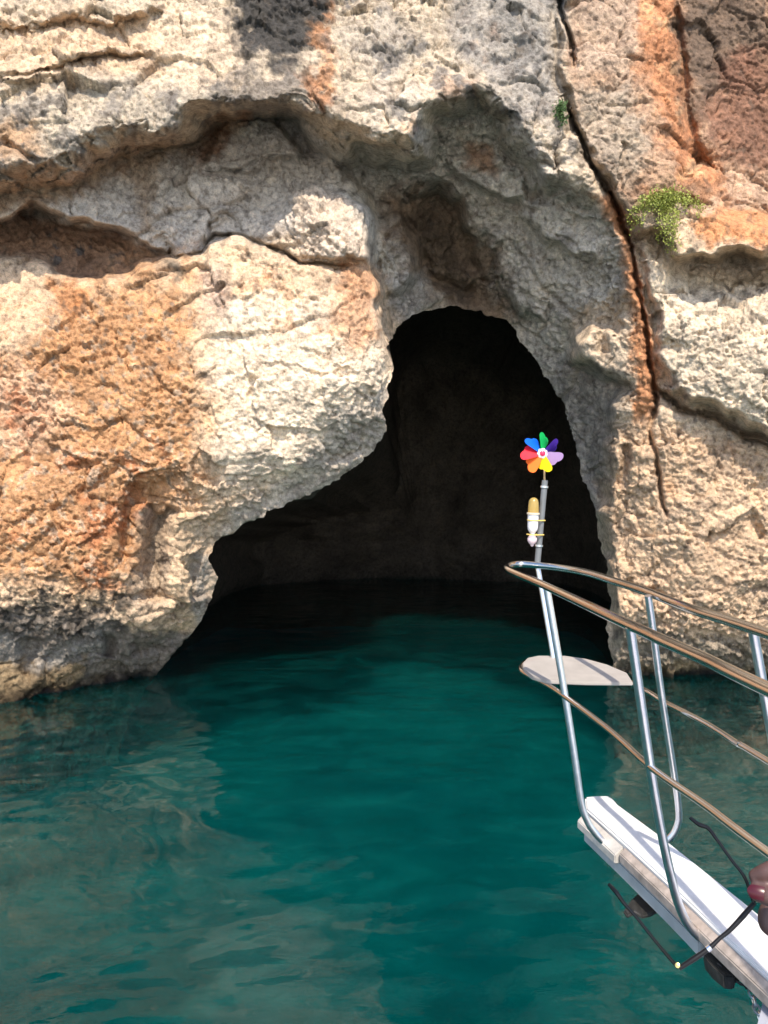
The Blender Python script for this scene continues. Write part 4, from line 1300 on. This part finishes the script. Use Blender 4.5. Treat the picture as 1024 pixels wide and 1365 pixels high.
def leaf_material(name, a, b):
    N = NT(name)
    oi = N.n('ShaderNodeTexCoord')
    nn = noise_node(N, 28, 3, 0.6, oi.outputs['Object'])
    r = ramp_node(N, nn.outputs[0], [(0.3, a), (0.7, b)])
    N.l(r.outputs[0], N.b.inputs['Base Color'])
    N.b.inputs['Roughness'].default_value = 0.6
    N.b.inputs['Subsurface Weight'].default_value = 0.0
    return N.m


def creeper(name, label, root, shoots, leaf, n_leaf, mat, stem_mat, rng):
    """shoots: pixel paths with forward offsets; leaves crowd round each shoot"""
    r0 = rock_at(*root)
    e_ = empty(name, r0); tag(e_, label, 'plant')
    stems = []; V = []; F = []
    for path, cnt, spread in shoots:
        pts = []
        for px, py, off in path:
            p = rock_at(px, py); y = min(p[1], r0[1] + 0.25) - off
            pts.append(at(px, py, y))
        c = catmull(pts, 6)
        stems.append(sweep(c, [0.006, 0.002], 5))
        for _ in range(cnt):
            t = rng.random() * (len(c) - 1); i0 = int(t); p = c[i0] + (c[min(i0 + 1, len(c) - 1)] - c[i0]) * (t - i0)
            p = p + np.array([rng.gauss(0, spread), rng.gauss(0, spread) * 0.8 - 0.02, rng.gauss(0, spread)])
            d = np.array([rng.gauss(0, 1), rng.gauss(-0.4, .7), rng.gauss(0.1, .8)]); d /= np.linalg.norm(d)
            s = np.cross(d, [rng.gauss(0, 1), rng.gauss(0, 1), rng.gauss(0, 1)]); s /= np.linalg.norm(s) + 1e-9
            l = leaf * rng.uniform(.6, 1.3); w = l * 0.36
            nrm = np.cross(d, s)
            o = len(V)
            V += [p, p + d * l * .5 + s * w + nrm * l * .08, p + d * l, p + d * l * .5 - s * w + nrm * l * .08]
            F += [(o, o + 1, o + 2), (o, o + 2, o + 3)]
    build('stem', stems, stem_mat, e_)
    build('foliage', [(V, F)], mat, e_, smooth_angle=180)
    return e_


rg = random.Random(5)
LEAF = leaf_material('caper_leaf', (0.17, 0.22, 0.03), (0.40, 0.42, 0.09))
LEAF2 = leaf_material('fern_leaf', (0.05, 0.10, 0.03), (0.10, 0.17, 0.05))
STEMM = simple('green_stem', (0.22, 0.2, 0.07), 0.7, nscale=60, namp=.2)
sh = []
for k in range(12):       # crown on the ledge
    x = 852 + k * 7; sh.append(([(884, 276, .05), ((884 + x) / 2, 260 + rg.uniform(-3, 5), .13), (x, 268 + rg.uniform(-6, 12) + abs(x - 888) * .18, .16)], 120, .05))
for k in range(9):        # hanging middle tress
    x = 878 + k * 3.2; sh.append(([(886, 272, .06), (x, 285, .20), (x + rg.uniform(-3, 3), 306, .22), (x + rg.uniform(-4, 4), 318 + rg.uniform(0, 30), .22)], 95, .026))
for k in range(5):        # left tress
    x = 838 + k * 4; sh.append(([(870, 270, .05), ((870 + x) / 2, 266, .16), (x + 3, 282, .20), (x, 290 + rg.uniform(0, 26), .20)], 70, .028))
for k in range(5):        # thin right runner
    sh.append(([(895, 268, .06), (915, 262 + k * 2, .12), (930, 268 + k * 3, .12), (942 - k * 3, 276 + k * 4, .12)], 45, .03))
creeper('caper_bush', 'bright green trailing bush spilling over the rock ledge at right', (884, 278), sh, 0.030, 60, LEAF, STEMM, rg)
sh = [([(748, 138, .02), (747 + rg.uniform(-3, 3), 148, .06), (746 + rg.uniform(-6, 7), 160 + rg.uniform(-4, 10), .06)], 60, .03) for k in range(6)]
creeper('fern_tuft', 'small dark green tuft growing beside the upper crack', (748, 138), sh, 0.035, 60, LEAF2, STEMM, rg)
